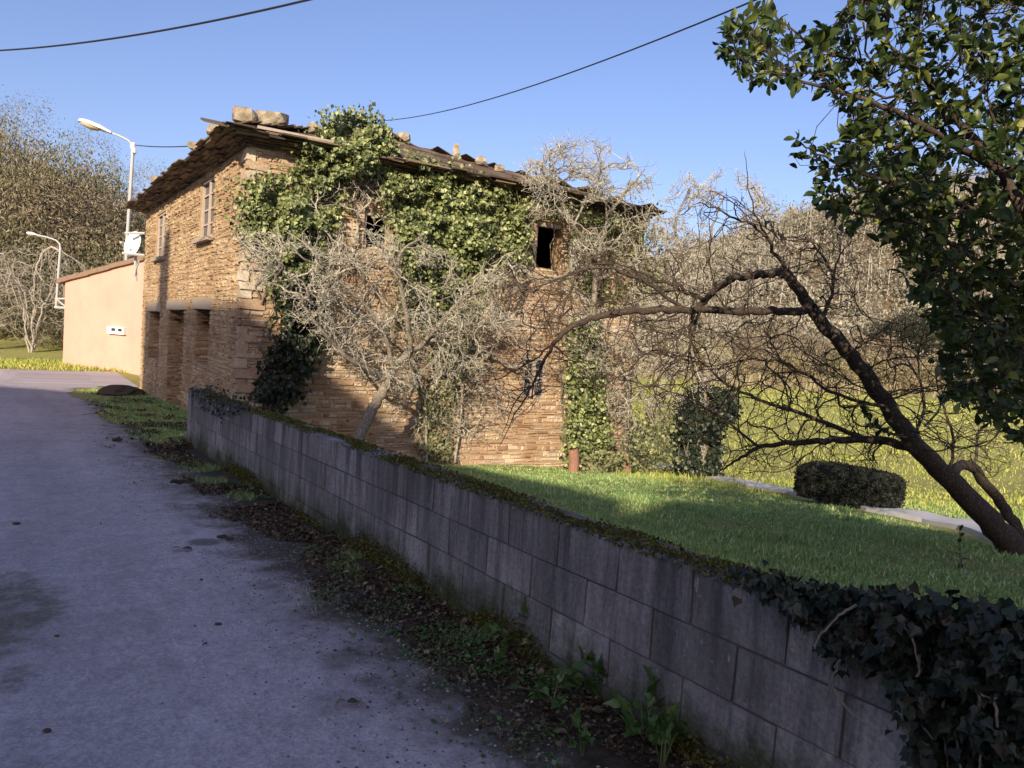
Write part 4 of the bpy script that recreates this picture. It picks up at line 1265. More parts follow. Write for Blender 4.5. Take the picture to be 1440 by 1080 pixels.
sub([dk(1170, 400, -.1), dk(1178, 365, -.1), dk(1200, 330, -.1)], [0.0084, 0.0056, 0.0028])
sub([dk(1000, 425, .25), dk(955, 405, .1), dk(905, 385, 0), dk(860, 365, -.1)], [0.0168, 0.0126, 0.0084, 0.0042])
sub([dk(960, 436, -.6), dk(930, 412, -.7), dk(895, 390, -.8), dk(840, 375, -.9), dk(780, 395, -.9), dk(705, 420, -.9)], [0.014, 0.0112, 0.0091, 0.0077, 0.0056, 0.0028])
sub([dk(985, 436, -.55), dk(973, 470, -.5), dk(970, 520, -.4)], [0.0126, 0.0084, 0.0042])
sub([dk(1215, 620, .1), dk(1150, 590, .3), dk(1090, 570, .5), dk(1030, 545, .6), dk(985, 510, .7), dk(950, 505, .7)], [0.0196, 0.0154, 0.0126, 0.0098, 0.007, 0.0035])
sub([dk(1070, 630, .35), dk(1020, 590, .5), dk(970, 560, .6), dk(900, 540, .7)], [0.0112, 0.0084, 0.0056, 0.0028])
sub([dk(1250, 575, -.15), dk(1180, 555, -.4), dk(1110, 515, -.5), dk(1060, 505, -.6), dk(1000, 520, -.6)], [0.014, 0.0105, 0.0084, 0.0056, 0.0028])
sub([dk(1290, 625, -.1), dk(1300, 560, .1), dk(1275, 500, .2), dk(1262, 455, .2)], [0.0126, 0.0091, 0.0063, 0.0028])
sub([dk(1330, 668, .0), dk(1340, 610, .2), dk(1325, 560, .3), dk(1350, 500, .3)], [0.0126, 0.0091, 0.0063, 0.0028])
sub([dk(1370, 660, .25), dk(1380, 600, .4), dk(1410, 560, .5)], [0.0126, 0.0084, 0.0035])
T = []
for poly, n in (([(700, 360), (800, 330), (920, 360), (1000, 330), (1090, 380), (1100, 432), (960, 430), (840, 440), (760, 480), (690, 430)], 1000),
                ([(715, 470), (800, 470), (900, 440), (985, 445), (970, 520), (900, 560), (800, 540), (740, 580), (700, 600)], 560),
                ([(900, 450), (1130, 445), (1230, 560), (1280, 620), (1150, 618), (1030, 640), (920, 600)], 1900),
                ([(1000, 640), (1150, 625), (1290, 640), (1230, 668), (1130, 672), (1030, 670)], 300),
                ([(1010, 250), (1120, 330), (1180, 300), (1230, 400), (1200, 470), (1130, 400), (1020, 320), (960, 300)], 560),
                ([(1190, 470), (1300, 430), (1400, 520), (1430, 640), (1400, 680), (1300, 620), (1230, 540)], 1000),):
    q = sample_poly(poly, n, 6)
    T += [dk(a, b, G.uniform(-1.0, 1.1)) for a, b in q]
sk.grow(T, .07, .07, .0, .4)
big, thin = sk.meshes(.0017, 2.8, .012, 10, 4, .15)
bt = thing('bare_tree', sk.p[0], 'dark leaning bare tree with long horizontal limbs and many twigs at the right', 'tree')
mk('trunk', *big, M['bark_dark'], bt, smooth=True)
mk('crown', *thin, M['twig_dark'], bt)

# ------------------------------------------------------------------ broad-leaved evergreen over the upper right corner
sk = Sk()
YE = 3.2
def ev(px, py, Y=YE): return at(px, py, Y)
b0 = ev(1560, 700, 3.4); gz = float(ground_z(b0[0], b0[1]))
sk.limb([[b0[0], b0[1], gz - .05], [b0[0] - .02, b0[1], gz + .5], ev(1540, 560, 3.4), ev(1500, 430, 3.3), ev(1450, 320, 3.2), ev(1400, 230, 3.2), ev(1330, 150, 3.2)], [0.0525, 0.0488, 0.0413, 0.0338, 0.0255, 0.0195, 0.0105], -1, 5, .004, 8)
def sub(pts, rad, wob=.004):
    j = sk.near(pts[0]); pts = [sk.p[j].copy()] + list(pts[1:]); return sk.limb(pts, rad, j, 5, wob)
sub([ev(1400, 230), ev(1320, 190, 3.0), ev(1240, 150, 2.9), ev(1150, 120, 2.9), ev(1060, 95, 2.9)], [0.0165, 0.012, 0.009, 0.006, 0.003])
sub([ev(1450, 320), ev(1380, 300, 3.0), ev(1300, 270, 2.9), ev(1210, 245, 2.8), ev(1150, 215, 2.8), ev(1118, 195, 2.8)], [0.0165, 0.012, 0.009, 0.006, 0.00375, 0.00225])
sub([ev(1500, 430), ev(1420, 400, 3.1), ev(1350, 350, 3.0), ev(1270, 310, 2.9), ev(1190, 300, 2.9)], [0.0165, 0.012, 0.009, 0.00525, 0.00225])
sub([ev(1540, 540, 3.4), ev(1470, 500, 3.2), ev(1400, 460, 3.1), ev(1330, 415, 3.0), ev(1290, 395, 3.0)], [0.0165, 0.012, 0.009, 0.00525, 0.00225])
sub([ev(1540, 580, 3.4), ev(1460, 570, 3.2), ev(1390, 540, 3.1), ev(1340, 545, 3.1)], [0.0135, 0.009, 0.006, 0.00225])
sub([ev(1540, 560, 3.4), ev(1620, 400, 3.4), ev(1700, 250, 3.4), ev(1760, 120, 3.4), ev(1800, 20, 3.4)], [0.0338, 0.027, 0.021, 0.015, 0.0075])
sub([ev(1450, 320), ev(1500, 180, 3.4), ev(1540, 60, 3.4), ev(1580, -60, 3.4)], [0.0225, 0.018, 0.012, 0.006])
sub([ev(1330, 150, 3.2), ev(1280, 90, 3.2), ev(1230, 50, 3.2), ev(1210, 0, 3.2)], [0.0105, 0.0075, 0.00525, 0.00225])
EVP = [([(1003, 60), (1020, 30), (1085, 5), (1110, 40), (1150, 60), (1140, 120), (1060, 118), (1010, 88)], 120),
       ([(1130, 60), (1230, -30), (1480, -60), (1480, 330), (1400, 340), (1290, 300), (1210, 200), (1140, 120)], 1050),
       ([(1108, 190), (1140, 215), (1210, 240), (1270, 320), (1200, 325), (1140, 275)], 80),
       ([(1170, 170), (1260, 230), (1400, 330), (1480, 330), (1480, 520), (1390, 500), (1300, 450), (1250, 330), (1190, 250)], 760),
       ([(1310, 440), (1480, 500), (1480, 660), (1400, 600), (1340, 560)], 340),
       ([(1440, -120), (1760, -150), (1880, 60), (1880, 380), (1480, 420)], 1000), ([(1150, -120), (1440, -130), (1440, 0), (1200, 0)], 380)]
T = []
for poly, n in EVP:
    q = sample_poly(poly, n, 5)
    T += [ev(a, b, G.uniform(2.6, 4.2)) for a, b in q]
sk.grow(T, .07, .09, .0, .45)
big, thin = sk.meshes(.0015, 2.8, .008, 8, 4, .07)
et = thing('evergreen_tree', (b0[0], b0[1], gz), 'glossy broad leaved evergreen tree filling the upper right corner', 'tree')
mk('trunk', *big, M['bark_dark'], et, smooth=True)
mk('twigs', *thin, M['twig_dark'], et)
tips = sk.tips()
pos = []; up = []
for i in tips:
    d = sk.d[i]
    j = i
    for k in range(rnd.randint(6, 10)):
        a = rand_unit(1)[0]
        a = norm(a - d * (a @ d)) 
        o = rnd.uniform(0, .05) if k < 6 else rnd.uniform(.03, .11)
        pos.append(sk.p[i] - d * o); up.append(norm(d * rnd.uniform(.25, 1.0) + a * .95 + Z3 * .25))
pos = np.array(pos); up = np.array(up); n = len(pos)
V, F = leaves(pos, rand_unit(n) * .9 + Z3 * .55 + SUN_H * .25, up, G.uniform(.034, .058, n) * np.where(G.uniform(0, 1, n) > .9, 1.2, 1), L_OVAL, G.uniform(.46, .66, (n, 1, 1)))
mk('crown', V, F, M['laurel'], et, smooth=True)
# a small leafy shoot of the same kind against the dark trunk
def shoot(lab, pts, n, sz, Y):
    P = [at(a, b, Y) for a, b in pts]
    d = norm(np.array(P[-1]) - np.array(P[0]))
    t = thing('leafy_shoot', P[0], lab, 'shoot')
    mb = MB(); mb.tube(P, np.linspace(.007, .003, len(P)), 5); mb.build('stem', M['stem'], t)
    q = G.uniform(.3, 1, n); i = q * (len(P) - 1)
    pos = np.array([np.interp(i, np.arange(len(P)), np.array(P)[:, k]) for k in range(3)]).T
    V, F = leaves(pos, rand_unit(n) * .6 + Z3, norm(rand_unit(n) + d * .6 + Z3 * .2), G.uniform(sz * .7, sz * 1.2, n), L_OVAL, .56)
    mk('leaves', V, F, M['laurel'], t, smooth=True)
shoot('dark leafy shoot growing from the bare trunk above the lower limb', [(1275, 615), (1250, 610), (1225, 595), (1215, 575)], 26, .07, 5.0)
shoot('dark leafy shoot rising in front of the meadow right of the trunk', [(1300, 600), (1318, 580), (1335, 545), (1330, 530)], 22, .075, 4.7)
shoot('thin upright sapling with few leaves by the trunk foot', [(1352, 850), (1351, 810), (1350, 770), (1350, 745)], 9, .05, 4.6)

# ------------------------------------------------------------------ clipped hedge
hL, hR = on_ground(1112, 706), on_ground(1240, 722)
hA = norm(np.array([hR[0] - hL[0], hR[1] - hL[1], 0])); hB = np.array([-hA[1], hA[0], 0]); hW = np.linalg.norm((hR - hL)[:2])
hc = (hL + hR) / 2; hz = float(ground_z(hc[0], hc[1])); hH = 52 / FPX * hc[1]
hd = thing('clipped_hedge', (hc[0], hc[1], hz), 'dark clipped box shaped hedge at the edge of the lawn by the path', 'hedge')
mb = MB(); mb.box(hc * [1, 1, 0] + hB * .35 + Z3 * (hz + hH / 2 - .03), (hW / 2 - .06, .34, hH / 2 - .06), np.array([hA, hB, Z3])); mb.build('inner_growth', M['hedge'], hd)
n = 20000
q = G.uniform(-1, 1, (n, 3)); k = G.integers(0, 5, n)
q[k == 0, 0] = -1; q[k == 1, 0] = 1; q[k == 2, 1] = -1; q[k == 3, 1] = -1; q[k == 4, 2] = 1
q = q / np.maximum(1, np.sum(np.abs(q) ** 5, 1) ** .2)[:, None]
q += G.normal(0, .035, (n, 3))
pos = hc * [1, 1, 0] + hB * .35 + q[:, :1] * hA * hW / 2 + q[:, 1:2] * hB * .38 + (hz + hH / 2 + q[:, 2:3] * hH / 2 + .04 * (vnoise(q[:, 0] * 9, q[:, 1] * 9, 1.5, 2)[:, None] - .5)) * Z3
V, F = leaves(pos, rand_unit(n), rand_unit(n) + Z3 * .3, G.uniform(.016, .036, n), L_SIMPLE, .8)
mk('foliage', V, F, M['hedge'], hd)

# ------------------------------------------------------------------ grasses
def scatter_uv(n, u0, u1, v0, v1, near=3.5, pw=1.6):
    out = []; tot = 0
    while tot < n:
        u = G.uniform(u0, u1, n * 3); v = G.uniform(v0, v1, n * 3)
        x = UX[0] * u + VX[0] * v; y = UX[1] * u + VX[1] * v
        d = np.hypot(x, y)
        k = (G.uniform(0, 1, n * 3) < (near / np.maximum(d, near)) ** pw) & (y > .3)
        out.append(np.stack([x[k], y[k]], 1)); tot += k.sum()
    return np.concatenate(out)[:n]
q = scatter_uv(150000, -1.5, 12.8, 2.3, 13)
q = q[np.min(np.hypot(q[:, 0, None] - fine_p[None, :, 0], q[:, 1, None] - fine_p[None, :, 1]), 1) > .55]
pn = vnoise(q[:, 0], q[:, 1], .5, 3) * .6 + vnoise(q[:, 0], q[:, 1], 1.7, 6) * .4
z = ground_z(q[:, 0], q[:, 1])
V, F = blades(np.stack([q[:, 0], q[:, 1], z - .005], 1), (.018 + .055 * pn ** 1.5) * G.uniform(.6, 1.35, len(q)), .0028 + .0009 * np.hypot(q[:, 0], q[:, 1]) * .5, .6)
tag(mk('lawn_grass', V, F, M['grass']), kind='stuff')
q = scatter_uv(90000, -12, 60, 9, 75, 12, 1.3)
pd_ = np.min(np.hypot(q[:, 0, None] - fine_p[None, :, 0], q[:, 1, None] - fine_p[None, :, 1]), 1)
k = (pd_ > .62) & (q[:, 0] > 2) & ((uv_of(q[:, 0], q[:, 1])[0] < HU0) | (uv_of(q[:, 0], q[:, 1])[1] > HV1 + .3))
q = q[k]; ds = np.hypot(q[:, 0], q[:, 1])
pn = vnoise(q[:, 0], q[:, 1], 1.4, 3)
V, F = blades(np.stack([q[:, 0], q[:, 1], ground_z(q[:, 0], q[:, 1]) - .01], 1), (.05 + .16 * pn ** 2) * G.uniform(.6, 1.3, len(q)), .0006 * ds, .6)
tag(mk('meadow_grass', V, F, M['meadow_grass']), kind='stuff')
# grass strip in front of the orange house
u = G.uniform(31.1, 36, 9000); v = G.uniform(-14, 4.5, 9000)
x = UX[0] * u + VX[0] * v; y = UX[1] * u + VX[1] * v
V, F = blades(np.stack([x, y, ground_z(x, y) - .01], 1), G.uniform(.06, .2, 9000), .02, .6)
tag(mk('verge_grass', V, F, M['meadow_grass']), kind='stuff')
# weedy strip in front of the house front, greener towards the wall
n = 9000
u = G.uniform(11.2, 24.4, n); v = 1.35 + 1.7 * G.uniform(0, 1, n) ** .7
k = vnoise(u, v, .8, 2) + (v - 2.1) * .5 > .3
x = (UX[0] * u + VX[0] * v)[k]; y = (UX[1] * u + VX[1] * v)[k]; n = len(x)
V, F = blades(np.stack([x, y, ground_z(x, y)], 1), G.uniform(.02, .08, n), .008, .7)
tag(mk('weed_strip', V, F, M['grass']), kind='stuff')
# sparse grass tufts at the foot of the block wall
n = 26000
u = .4 + 10.8 * G.uniform(0, 1, n) ** 1.4; v = 2.04 - np.abs(G.normal(0, .28, n))
k = vnoise(u, v, .45, 12) + vnoise(u, v, 1.4, 13) * .5 > .86
x = (UX[0] * u + VX[0] * v)[k]; y = (UX[1] * u + VX[1] * v)[k]; n = len(x)
V, F = blades(np.stack([x, y, ground_z(x, y) + .01], 1), G.uniform(.015, .06, n), .0018, .9)
tag(mk('wall_foot_grass', V, F, M['grass']), kind='stuff')
# leaf litter, crumbs of bark and gravel along the right edge of the lane
n = 42000
u = G.uniform(.2, 24, n) ** 1.0 * G.uniform(.3, 1, n); v = 2.06 - np.abs(G.normal(0, .38, n)) + np.where(u > 11.3, G.uniform(0, .95, n), 0)
k = vnoise(u * .6, v, .35, 21) + .5 * vnoise(u, v, 1.3, 22) > np.where(v < 1.5, 1.0, .74)
u, v = u[k], v[k]; x = UX[0] * u + VX[0] * v; y = UX[1] * u + VX[1] * v; n = len(x)
V, F = leaves(np.stack([x, y, ground_z(x, y) + .016 + G.uniform(0, .02, n)], 1), rand_unit(n) * .6 + Z3, rand_unit(n) * [1, 1, .35], G.uniform(.005, .02, n) * (1 + u / 9) * (1 + .8 * (G.uniform(0, 1, n) > .96)), L_QUAD, G.uniform(.3, .8, (n, 1, 1)))
tag(mk('leaf_litter', V, F, M['litter']), kind='stuff')
n = 7000
u = G.uniform(.2, 12, n); v = 1.75 - np.abs(G.normal(0, .42, n))
k = vnoise(u, v, .6, 31) > .35
u, v = u[k], v[k]; x = UX[0] * u + VX[0] * v; y = UX[1] * u + VX[1] * v; n = len(x)
oc = np.array([[1, 0, 0], [0, 1, 0], [-1, 0, 0], [0, -1, 0], [0, 0, .8], [0, 0, -.5]]); of = np.array([[0, 1, 4], [1, 2, 4], [2, 3, 4], [3, 0, 4]])
s_ = G.uniform(.002, .0085, (n, 1, 1)) * (1 + (G.uniform(0, 1, (n, 1, 1)) > .985) * 1.5)
V = np.stack([x, y, ground_z(x, y) + .014], 1)[:, None, :] + oc[None] * s_ * G.uniform(.6, 1.3, (n, 6, 3))
F = (of[None] + (np.arange(n) * 6)[:, None, None]).reshape(-1, 3)
gm = leaf_mat('gravel_grain', [(0, (.07, .06, .05)), (.6, (.2, .18, .16)), (1, (.42, .40, .37))], .9, .2, 0)
tag(mk('gravel', V.reshape(-1, 3), F, gm), kind='stuff')

# creeping small-leaved ground cover between the weeds
n = 22000
u = .3 + 8 * G.uniform(0, 1, n) ** 1.8; v = 2.05 - np.abs(G.normal(0, .24, n))
k = vnoise(u, v, .22, 41) * .6 + vnoise(u, v, .8, 42) * .5 > .64
u, v = u[k], v[k]; x = UX[0] * u + VX[0] * v; y = UX[1] * u + VX[1] * v; n = len(x)
V, F = leaves(np.stack([x, y, ground_z(x, y) + .014 + .05 * vnoise(u, v, .12, 43) * G.uniform(0, 1, n)], 1), rand_unit(n) * .7 + Z3, rand_unit(n) * [1, 1, .4] + Z3 * .2, G.uniform(.008, .022, n), L_IVY, .9)
tag(mk('ground_cover', V, F, M['weed']), kind='stuff')
# leafy weeds at the foot of the wall, nearest ones largest
def on_road(px, py):
    d = ray(px, py); d = d / d[1]; t = .8
    while t < 60:
        p = CAM + d * t
        if p[2] < -.035 * uv_of(p[0], p[1])[0] + .02: return p
        t += .01
    return p
WL = [(718, 905, .13, 26, 'upright weed with pale leaves close to the block wall'), (776, 992, .10, 22, 'broad leaved weed on the dark soil in the middle of the verge'),
      (700, 940, .07, 14, 'small grassy weed beside the long fallen stick'), (850, 985, .12, 30, 'spreading weed against the moss at the wall foot'),
      (905, 1035, .13, 34, 'bushy weed with rounded leaves near the bottom of the picture'), (985, 1030, .15, 44, 'bright green leafy weed clump at the bottom beside the wall'),
      (1052, 1068, .13, 34, 'rightmost green weed clump at the bottom edge under the wall'), (930, 1075, .10, 30, 'low green weed at the bottom edge left of the bright clump'),
      (640, 835, .09, 22, 'weed tuft at the wall foot where the moss is darkest'), (560, 775, .08, 18, 'farthest weed tuft on the verge along the wall'), (820, 1060, .08, 22, 'flat weed rosette on dark soil near the bottom edge')]
for (px, py, h, nl, lab) in WL:
    p = on_road(px, py); h *= 1.7
    t = thing('weed', p, lab, 'weed', 'weeds along the wall foot')
    parts = []; lp = []; lu = []
    for k in range(max(4, nl // 4)):
        a = rnd.uniform(0, 6.28); tilt = rnd.uniform(.1, 1.0)
        e_ = p + np.array([math.cos(a) * tilt * h, math.sin(a) * tilt * h, h * rnd.uniform(.5, 1.1) * (1.2 - tilt * .6)])
        m_ = (p + e_) / 2 + Z3 * h * .15
        V, Q = tube([p + np.array([math.cos(a), math.sin(a), 0]) * .01, m_, e_], [.0022, .0018, .001], 4); parts.append((V, np.array(Q)))
        for s_ in range(7):
            f = rnd.uniform(.35, 1.0); b = (1 - f) ** 2 * p + 2 * f * (1 - f) * m_ + f * f * e_
            lp.append(b); lu.append(norm((e_ - p) * 3 + rand_unit(1)[0] * h * 2.5))
    V, F = cat(parts); mk('stems', V, F, M['weed'], t)
    n = len(lp)
    V, F = leaves(np.array(lp), rand_unit(n) * .6 + Z3, np.array(lu), G.uniform(.16, .36, n) * h * 1.1, L_IVY, .75)
    mk('leaves', V, F, M['weed'], t)

# sticks and clods on the lane
def stick(pts, r, lab):
    P = [on_road(*q) + Z3 * (r + .006) for q in pts]
    mb = MB(); P = np.array(P)
    Q = np.stack([np.interp(np.linspace(0, len(P) - 1, 9), np.arange(len(P)), P[:, k]) for k in range(3)], 1) + G.normal(0, r * .3, (9, 3))
    mb.tube(Q, r * np.array([.6, .9, 1, 1.05, .95, 1, .9, .8, .5]), 6)
    tag(mb.build('stick', M['bark_dark']), lab, 'stick', 'fallen sticks')
stick([(240, 682), (258, 679), (273, 678)], .022, 'thick dark stick lying on the lane near the far end of the wall')
stick([(306, 757), (329, 761)], .014, 'short black stick on the lane left of the gravel edge')
stick([(158, 621), (171, 622)], .025, 'small dark stick on the far part of the lane')
stick([(664, 928), (700, 932), (735, 938), (757, 948)], .006, 'long pale fallen twig across the dark soil by the wall')
stick([(790, 972), (806, 978), (820, 986)], .006, 'short fallen twig on the soil beside the spreading weed')
for (px, py, w, h, m, lab) in ((23, 737, .07, .035, 'soil', 'dark clod on the left of the lane'), (307, 878, .045, .022, 'soil', 'single dark clod in the middle of the near lane'), (80, 895, .03, .02, 'soil', 'small clod on the edge of the dark gravel patch'),
                               (475, 852, .03, .018, 'soil', 'small clod at the gravel edge of the lane'), (145, 579, .14, .08, 'soil', 'dark clod on the far lane edge near the house'), (186, 600, .12, .06, 'soil', 'clod beside the far end of the leaf litter'),
                               (66, 1028, .035, .022, 'soil', 'dark clod near the lower left corner'), (358, 693, .07, .035, 'soil', 'clod beside the thick stick'), (536, 821, .022, .016, 'fieldstone', 'tiny pale pebble on the verge'), (748, 987, .016, .01, 'white', 'small white pebble on the dark soil'), (737, 990, .014, .009, 'white', 'grey white stone chip left of the white pebble')):
    p = on_road(px, py)
    tag(boulder(p, w * .9, w * .6, h * .45, 7).build('clod' if m == 'soil' else 'pebble', M[m]), lab, 'clod' if m == 'soil' else 'pebble', 'clods and pebbles on the lane')
for (px, py, w, lab) in ((487, 991, .045, 'flat brown fallen leaf on the near lane'), (255, 774, .07, 'wide brown stain on the lane below the short black stick')):  # the wider leaf shape stands in for a brown stain
    p = on_road(px, py)
    V, F = leaves(np.array([p + Z3 * .012, p + Z3 * .016]), np.array([[.1, 0, 1.0], [-.1, .1, 1.0]]), np.array([[1, .2, .05], [-1, -.3, .08]]), np.array([w, w * .9]), L_OVAL, 1.1)
    tag(mk('fallen_leaf', V, F, M['litter']), lab, 'leaf', 'fallen leaves on the lane')

# ------------------------------------------------------------------ ivy hanging over the near end of the block wall
IVW = [(1045, 800), (1110, 830), (1160, 842), (1250, 842), (1330, 860), (1450, 878), (1450, 1090), (1290, 1090), (1275, 1010), (1245, 930), (1215, 940), (1165, 930), (1150, 880), (1085, 838)]
def f_wall(px, py, off): 
    p = wallp(px, py, off)
    return p
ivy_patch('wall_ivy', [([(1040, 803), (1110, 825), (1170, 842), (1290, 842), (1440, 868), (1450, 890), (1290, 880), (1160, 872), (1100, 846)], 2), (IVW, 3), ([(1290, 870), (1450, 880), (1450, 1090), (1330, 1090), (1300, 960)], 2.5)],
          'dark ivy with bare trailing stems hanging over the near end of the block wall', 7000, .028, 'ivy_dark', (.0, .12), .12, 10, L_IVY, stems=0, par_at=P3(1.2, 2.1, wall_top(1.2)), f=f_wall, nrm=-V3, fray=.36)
ivt = [o for o in COL.objects if o.name.startswith('wall_ivy')][-1]
n = 2600                                     # the same ivy lying over the wall top
u = G.uniform(-.4, 1.75, n); v = G.uniform(W_V - .03, W_V + .34, n); k = (vnoise(u, v, .16, 5) > .3) & (u < 1.75 - G.uniform(0, .7, n) ** 2); u, v = u[k], v[k]; n = len(u)
pos = u[:, None] * U3 + v[:, None] * V3 + (wall_top(u) + .0 + .07 * vnoise(u, v, .2, 7) - np.clip(v - W_V - .2, 0, 1) * .6)[:, None] * Z3
V, F = leaves(pos, rand_unit(n) * .8 + Z3, rand_unit(n) - V3 * .3 - Z3 * .2, G.uniform(.016, .036, n), L_IVY, 1.0)
mk('top_leaves', V, F, M['ivy_dark'], ivt)
stem_m = plain_mat('pale_stem', (.24, .20, .16), .85, .2, .3, 30)
for pts in ([(1047, 812), (1042, 830), (1041, 868)], [(1205, 850), (1180, 865), (1155, 890), (1145, 912)], [(1182, 928), (1172, 950), (1160, 985), (1165, 1010)], [(1170, 965), (1185, 990), (1210, 1012), (1230, 1027)],
            [(1292, 920), (1293, 945), (1275, 975), (1268, 1005), (1272, 1030), (1300, 1050)], [(1330, 960), (1325, 1000), (1328, 1040), (1335, 1085)], [(1376, 975), (1378, 1010), (1382, 1050), (1375, 1090)], [(1240, 855), (1270, 880), (1285, 900), (1290, 930)],
            [(1400, 980), (1402, 1030), (1410, 1085)], [(1205, 900), (1200, 915), (1199, 925)], [(1290, 985), (1296, 1020), (1312, 1040)], [(1350, 950), (1372, 972), (1395, 985)], [(1335, 1010), (1345, 1040), (1352, 1090)]):
    P = np.array([wallp(a, b, .05 + rnd.uniform(0, .09)) for a, b in pts])
    m_ = len(P); Q = np.stack([np.interp(np.linspace(0, m_ - 1, m_ * 4), np.arange(m_), P[:, k]) for k in range(3)], 1) + G.normal(0, .0015, (m_ * 4, 3))
    V, q_ = tube(Q, np.linspace(.0042, .0024, m_ * 4), 5)
    mk('trailing_stem', V, np.array(q_), stem_m, ivt)
# small dry creeper on the far end of the block wall
ivy_patch('wall_ivy', [([(268, 545), (300, 540), (345, 560), (352, 575), (310, 585), (285, 572)], 1)], 'thin dark creeper on the top of the far end of the block wall', 700, .03, 'ivy_dark', (.0, .05), .03, 3, stems=0, f=f_wall, nrm=-V3, fray=.3, par_at=P3(10.8, 2.1, wall_top(10.8)))

# ------------------------------------------------------------------ woodland
def leafy_proto(name, lab, cat_, H, W, n_att, n_leaf, lsz, leafm, barkm, trunk_r, low=.25, droop=.25, group=None, bare=False, stems=1, seg=.5, r0=.006, wide=.5, clump=.35):
    sk = Sk()
    for s_ in range(stems):
        a = s_ * 6.28 / stems + .4; sp = W * .22 if stems > 1 else W * .06
        sk.limb([[0, 0, -.4], [math.cos(a) * sp * .3, math.sin(a) * sp * .3, H * .3], [math.cos(a) * sp * .8, math.sin(a) * sp * .8, H * .6], [math.cos(a) * sp * 1.2, math.sin(a) * sp * 1.2, H * (.78 if bare and n_leaf else .9)]], [trunk_r, trunk_r * .75, trunk_r * .35, trunk_r * .06], -1, 5, W * .012, 4)
    T = []
    while len(T) < n_att:
        p = G.uniform(-1, 1, 3)
        if np.linalg.norm(p) > 1 or np.linalg.norm(p) < .25: continue
        z = H * (low + (1 - low) * (p[2] * .5 + .5))
        wsc = W / 2 * (.65 + .45 * math.sin((p[2] * .5 + .5) * 2.6)) * (.75 + .5 * vnoise(np.array([p[0] * 2 + 5]), np.array([p[2] * 2.5 + 3]), 1.0, H)[0])
        T.append([p[0] * wsc, p[1] * wsc, z])
    sk.grow(np.array(T), seg, .14, droop * .2, .5)
    big, thin = sk.meshes(r0, 2.6, min(.05, trunk_r * .4), 7, 3, trunk_r)
    t = thing(name, (0, 0, 0), lab, cat_, group)
    if thin is not None and bare and n_leaf: big = cat([big, thin])
    mk('trunk', *big, M[barkm], t, smooth=True)
    if thin is not None and bare and not n_leaf: mk('crown', *thin, M[barkm], t)
    if n_leaf:
        tips = sk.tips(); k = tips[G.integers(0, len(tips), n_leaf)]
        pos = sk.p[k] + G.normal(0, clump, (n_leaf, 3))
        V, F = leaves(pos, rand_unit(n_leaf) + Z3 * .3, rand_unit(n_leaf) * .8 - Z3 * droop * 3, G.uniform(lsz * .6, lsz * 1.3, n_leaf), L_SIMPLE, wide)
        mk('crown', V, F, M[leafm], t)
    return t
GW = 'woodland trees on the left hillside'
LW = ['olive green drooping tree in the wood on the left hillside', 'brownish half bare tree in the wood on the left hillside', 'tall thin bare tree rising over the left wood', 'dense low green tree in the wood on the left hillside']
pa = leafy_proto('woodland_tree', LW[0], 'tree', 10.5, 6.0, 220, 9000, .25, 'eucalypt', 'bark_brown', .16, .15, .35, GW, seg=.6, wide=.35, clump=.5)
pb = leafy_proto('woodland_tree', LW[1], 'tree', 9.0, 6.0, 240, 7500, .24, 'brown_crown', 'bark_brown', .15, .15, .1, GW, seg=.6, wide=.28, clump=.45)
pc = leafy_proto('woodland_tree', LW[2], 'tree', 13.0, 4.2, 420, 2600, .16, 'eucalypt', 'bark_pale', .10, .35, .1, GW, bare=True, seg=.5, r0=.005, wide=.3, clump=.3)
pd = leafy_proto('woodland_tree', LW[3], 'tree', 7.0, 6.5, 200, 8000, .24, 'eucalypt', 'bark_brown', .14, .05, .3, GW, seg=.6, wide=.45, clump=.5)
def place(proto, px, Y, s, used, lab=None):
    x = at(px, 450, Y)[0]; z = float(ground_z(x, Y)) - .1
    if proto.name not in used:
        used.add(proto.name); proto.location = (x, Y, z); proto.scale = (s, s, s); proto.rotation_euler = (0, 0, rnd.uniform(0, 6)); return proto
    return copy_thing(proto, (x, Y, z), rnd.uniform(0, 6), s, lab)
used = set()
for (p, px, Y, s) in ((pa, 30, 41, .98), (pb, 75, 40, 1.0), (pd, -25, 38, .95), (pa, -50, 44, 1.05), (pb, 118, 41, .92), (pd, 155, 40, .85), (pa, 100, 45, .95), (pb, 5, 45, 1.15), (pc, 30, 50, 1.05), (pc, 118, 52, .92), (pb, 150, 48, .9),
                      (pa, 185, 46, .7), (pd, 200, 43, .8), (pb, 215, 50, .82), (pc, 160, 56, .8), (pa, 235, 52, .7), (pc, 205, 60, .85), (pd, 130, 37.5, .6), (pd, 60, 50, 1.3), (pa, -70, 50, 1.2), (pb, 260, 56, .8), (pd, 180, 38, .62), (pb, -80, 40, 1.0), (pc, -20, 52, 1.0), (pd, 95, 37, .5)):
    place(p, px, Y, s, used)
pe = leafy_proto('bare_bush', 'pale bare many stemmed bush at the left edge in front of the wood', 'bush', 5.2, 4.6, 1900, 0, 0, None, 'bark_pale', .05, .05, .5, None, True, 7, .22, .0045)
place(pe, 45, 34.5, 1.0, used)
e2 = place(pe, -30, 34, .95, used, 'pale bare bush cut by the left edge of the picture')
e3 = place(pe, 105, 36, .72, used, 'small pale bare bush just left of the orange building')

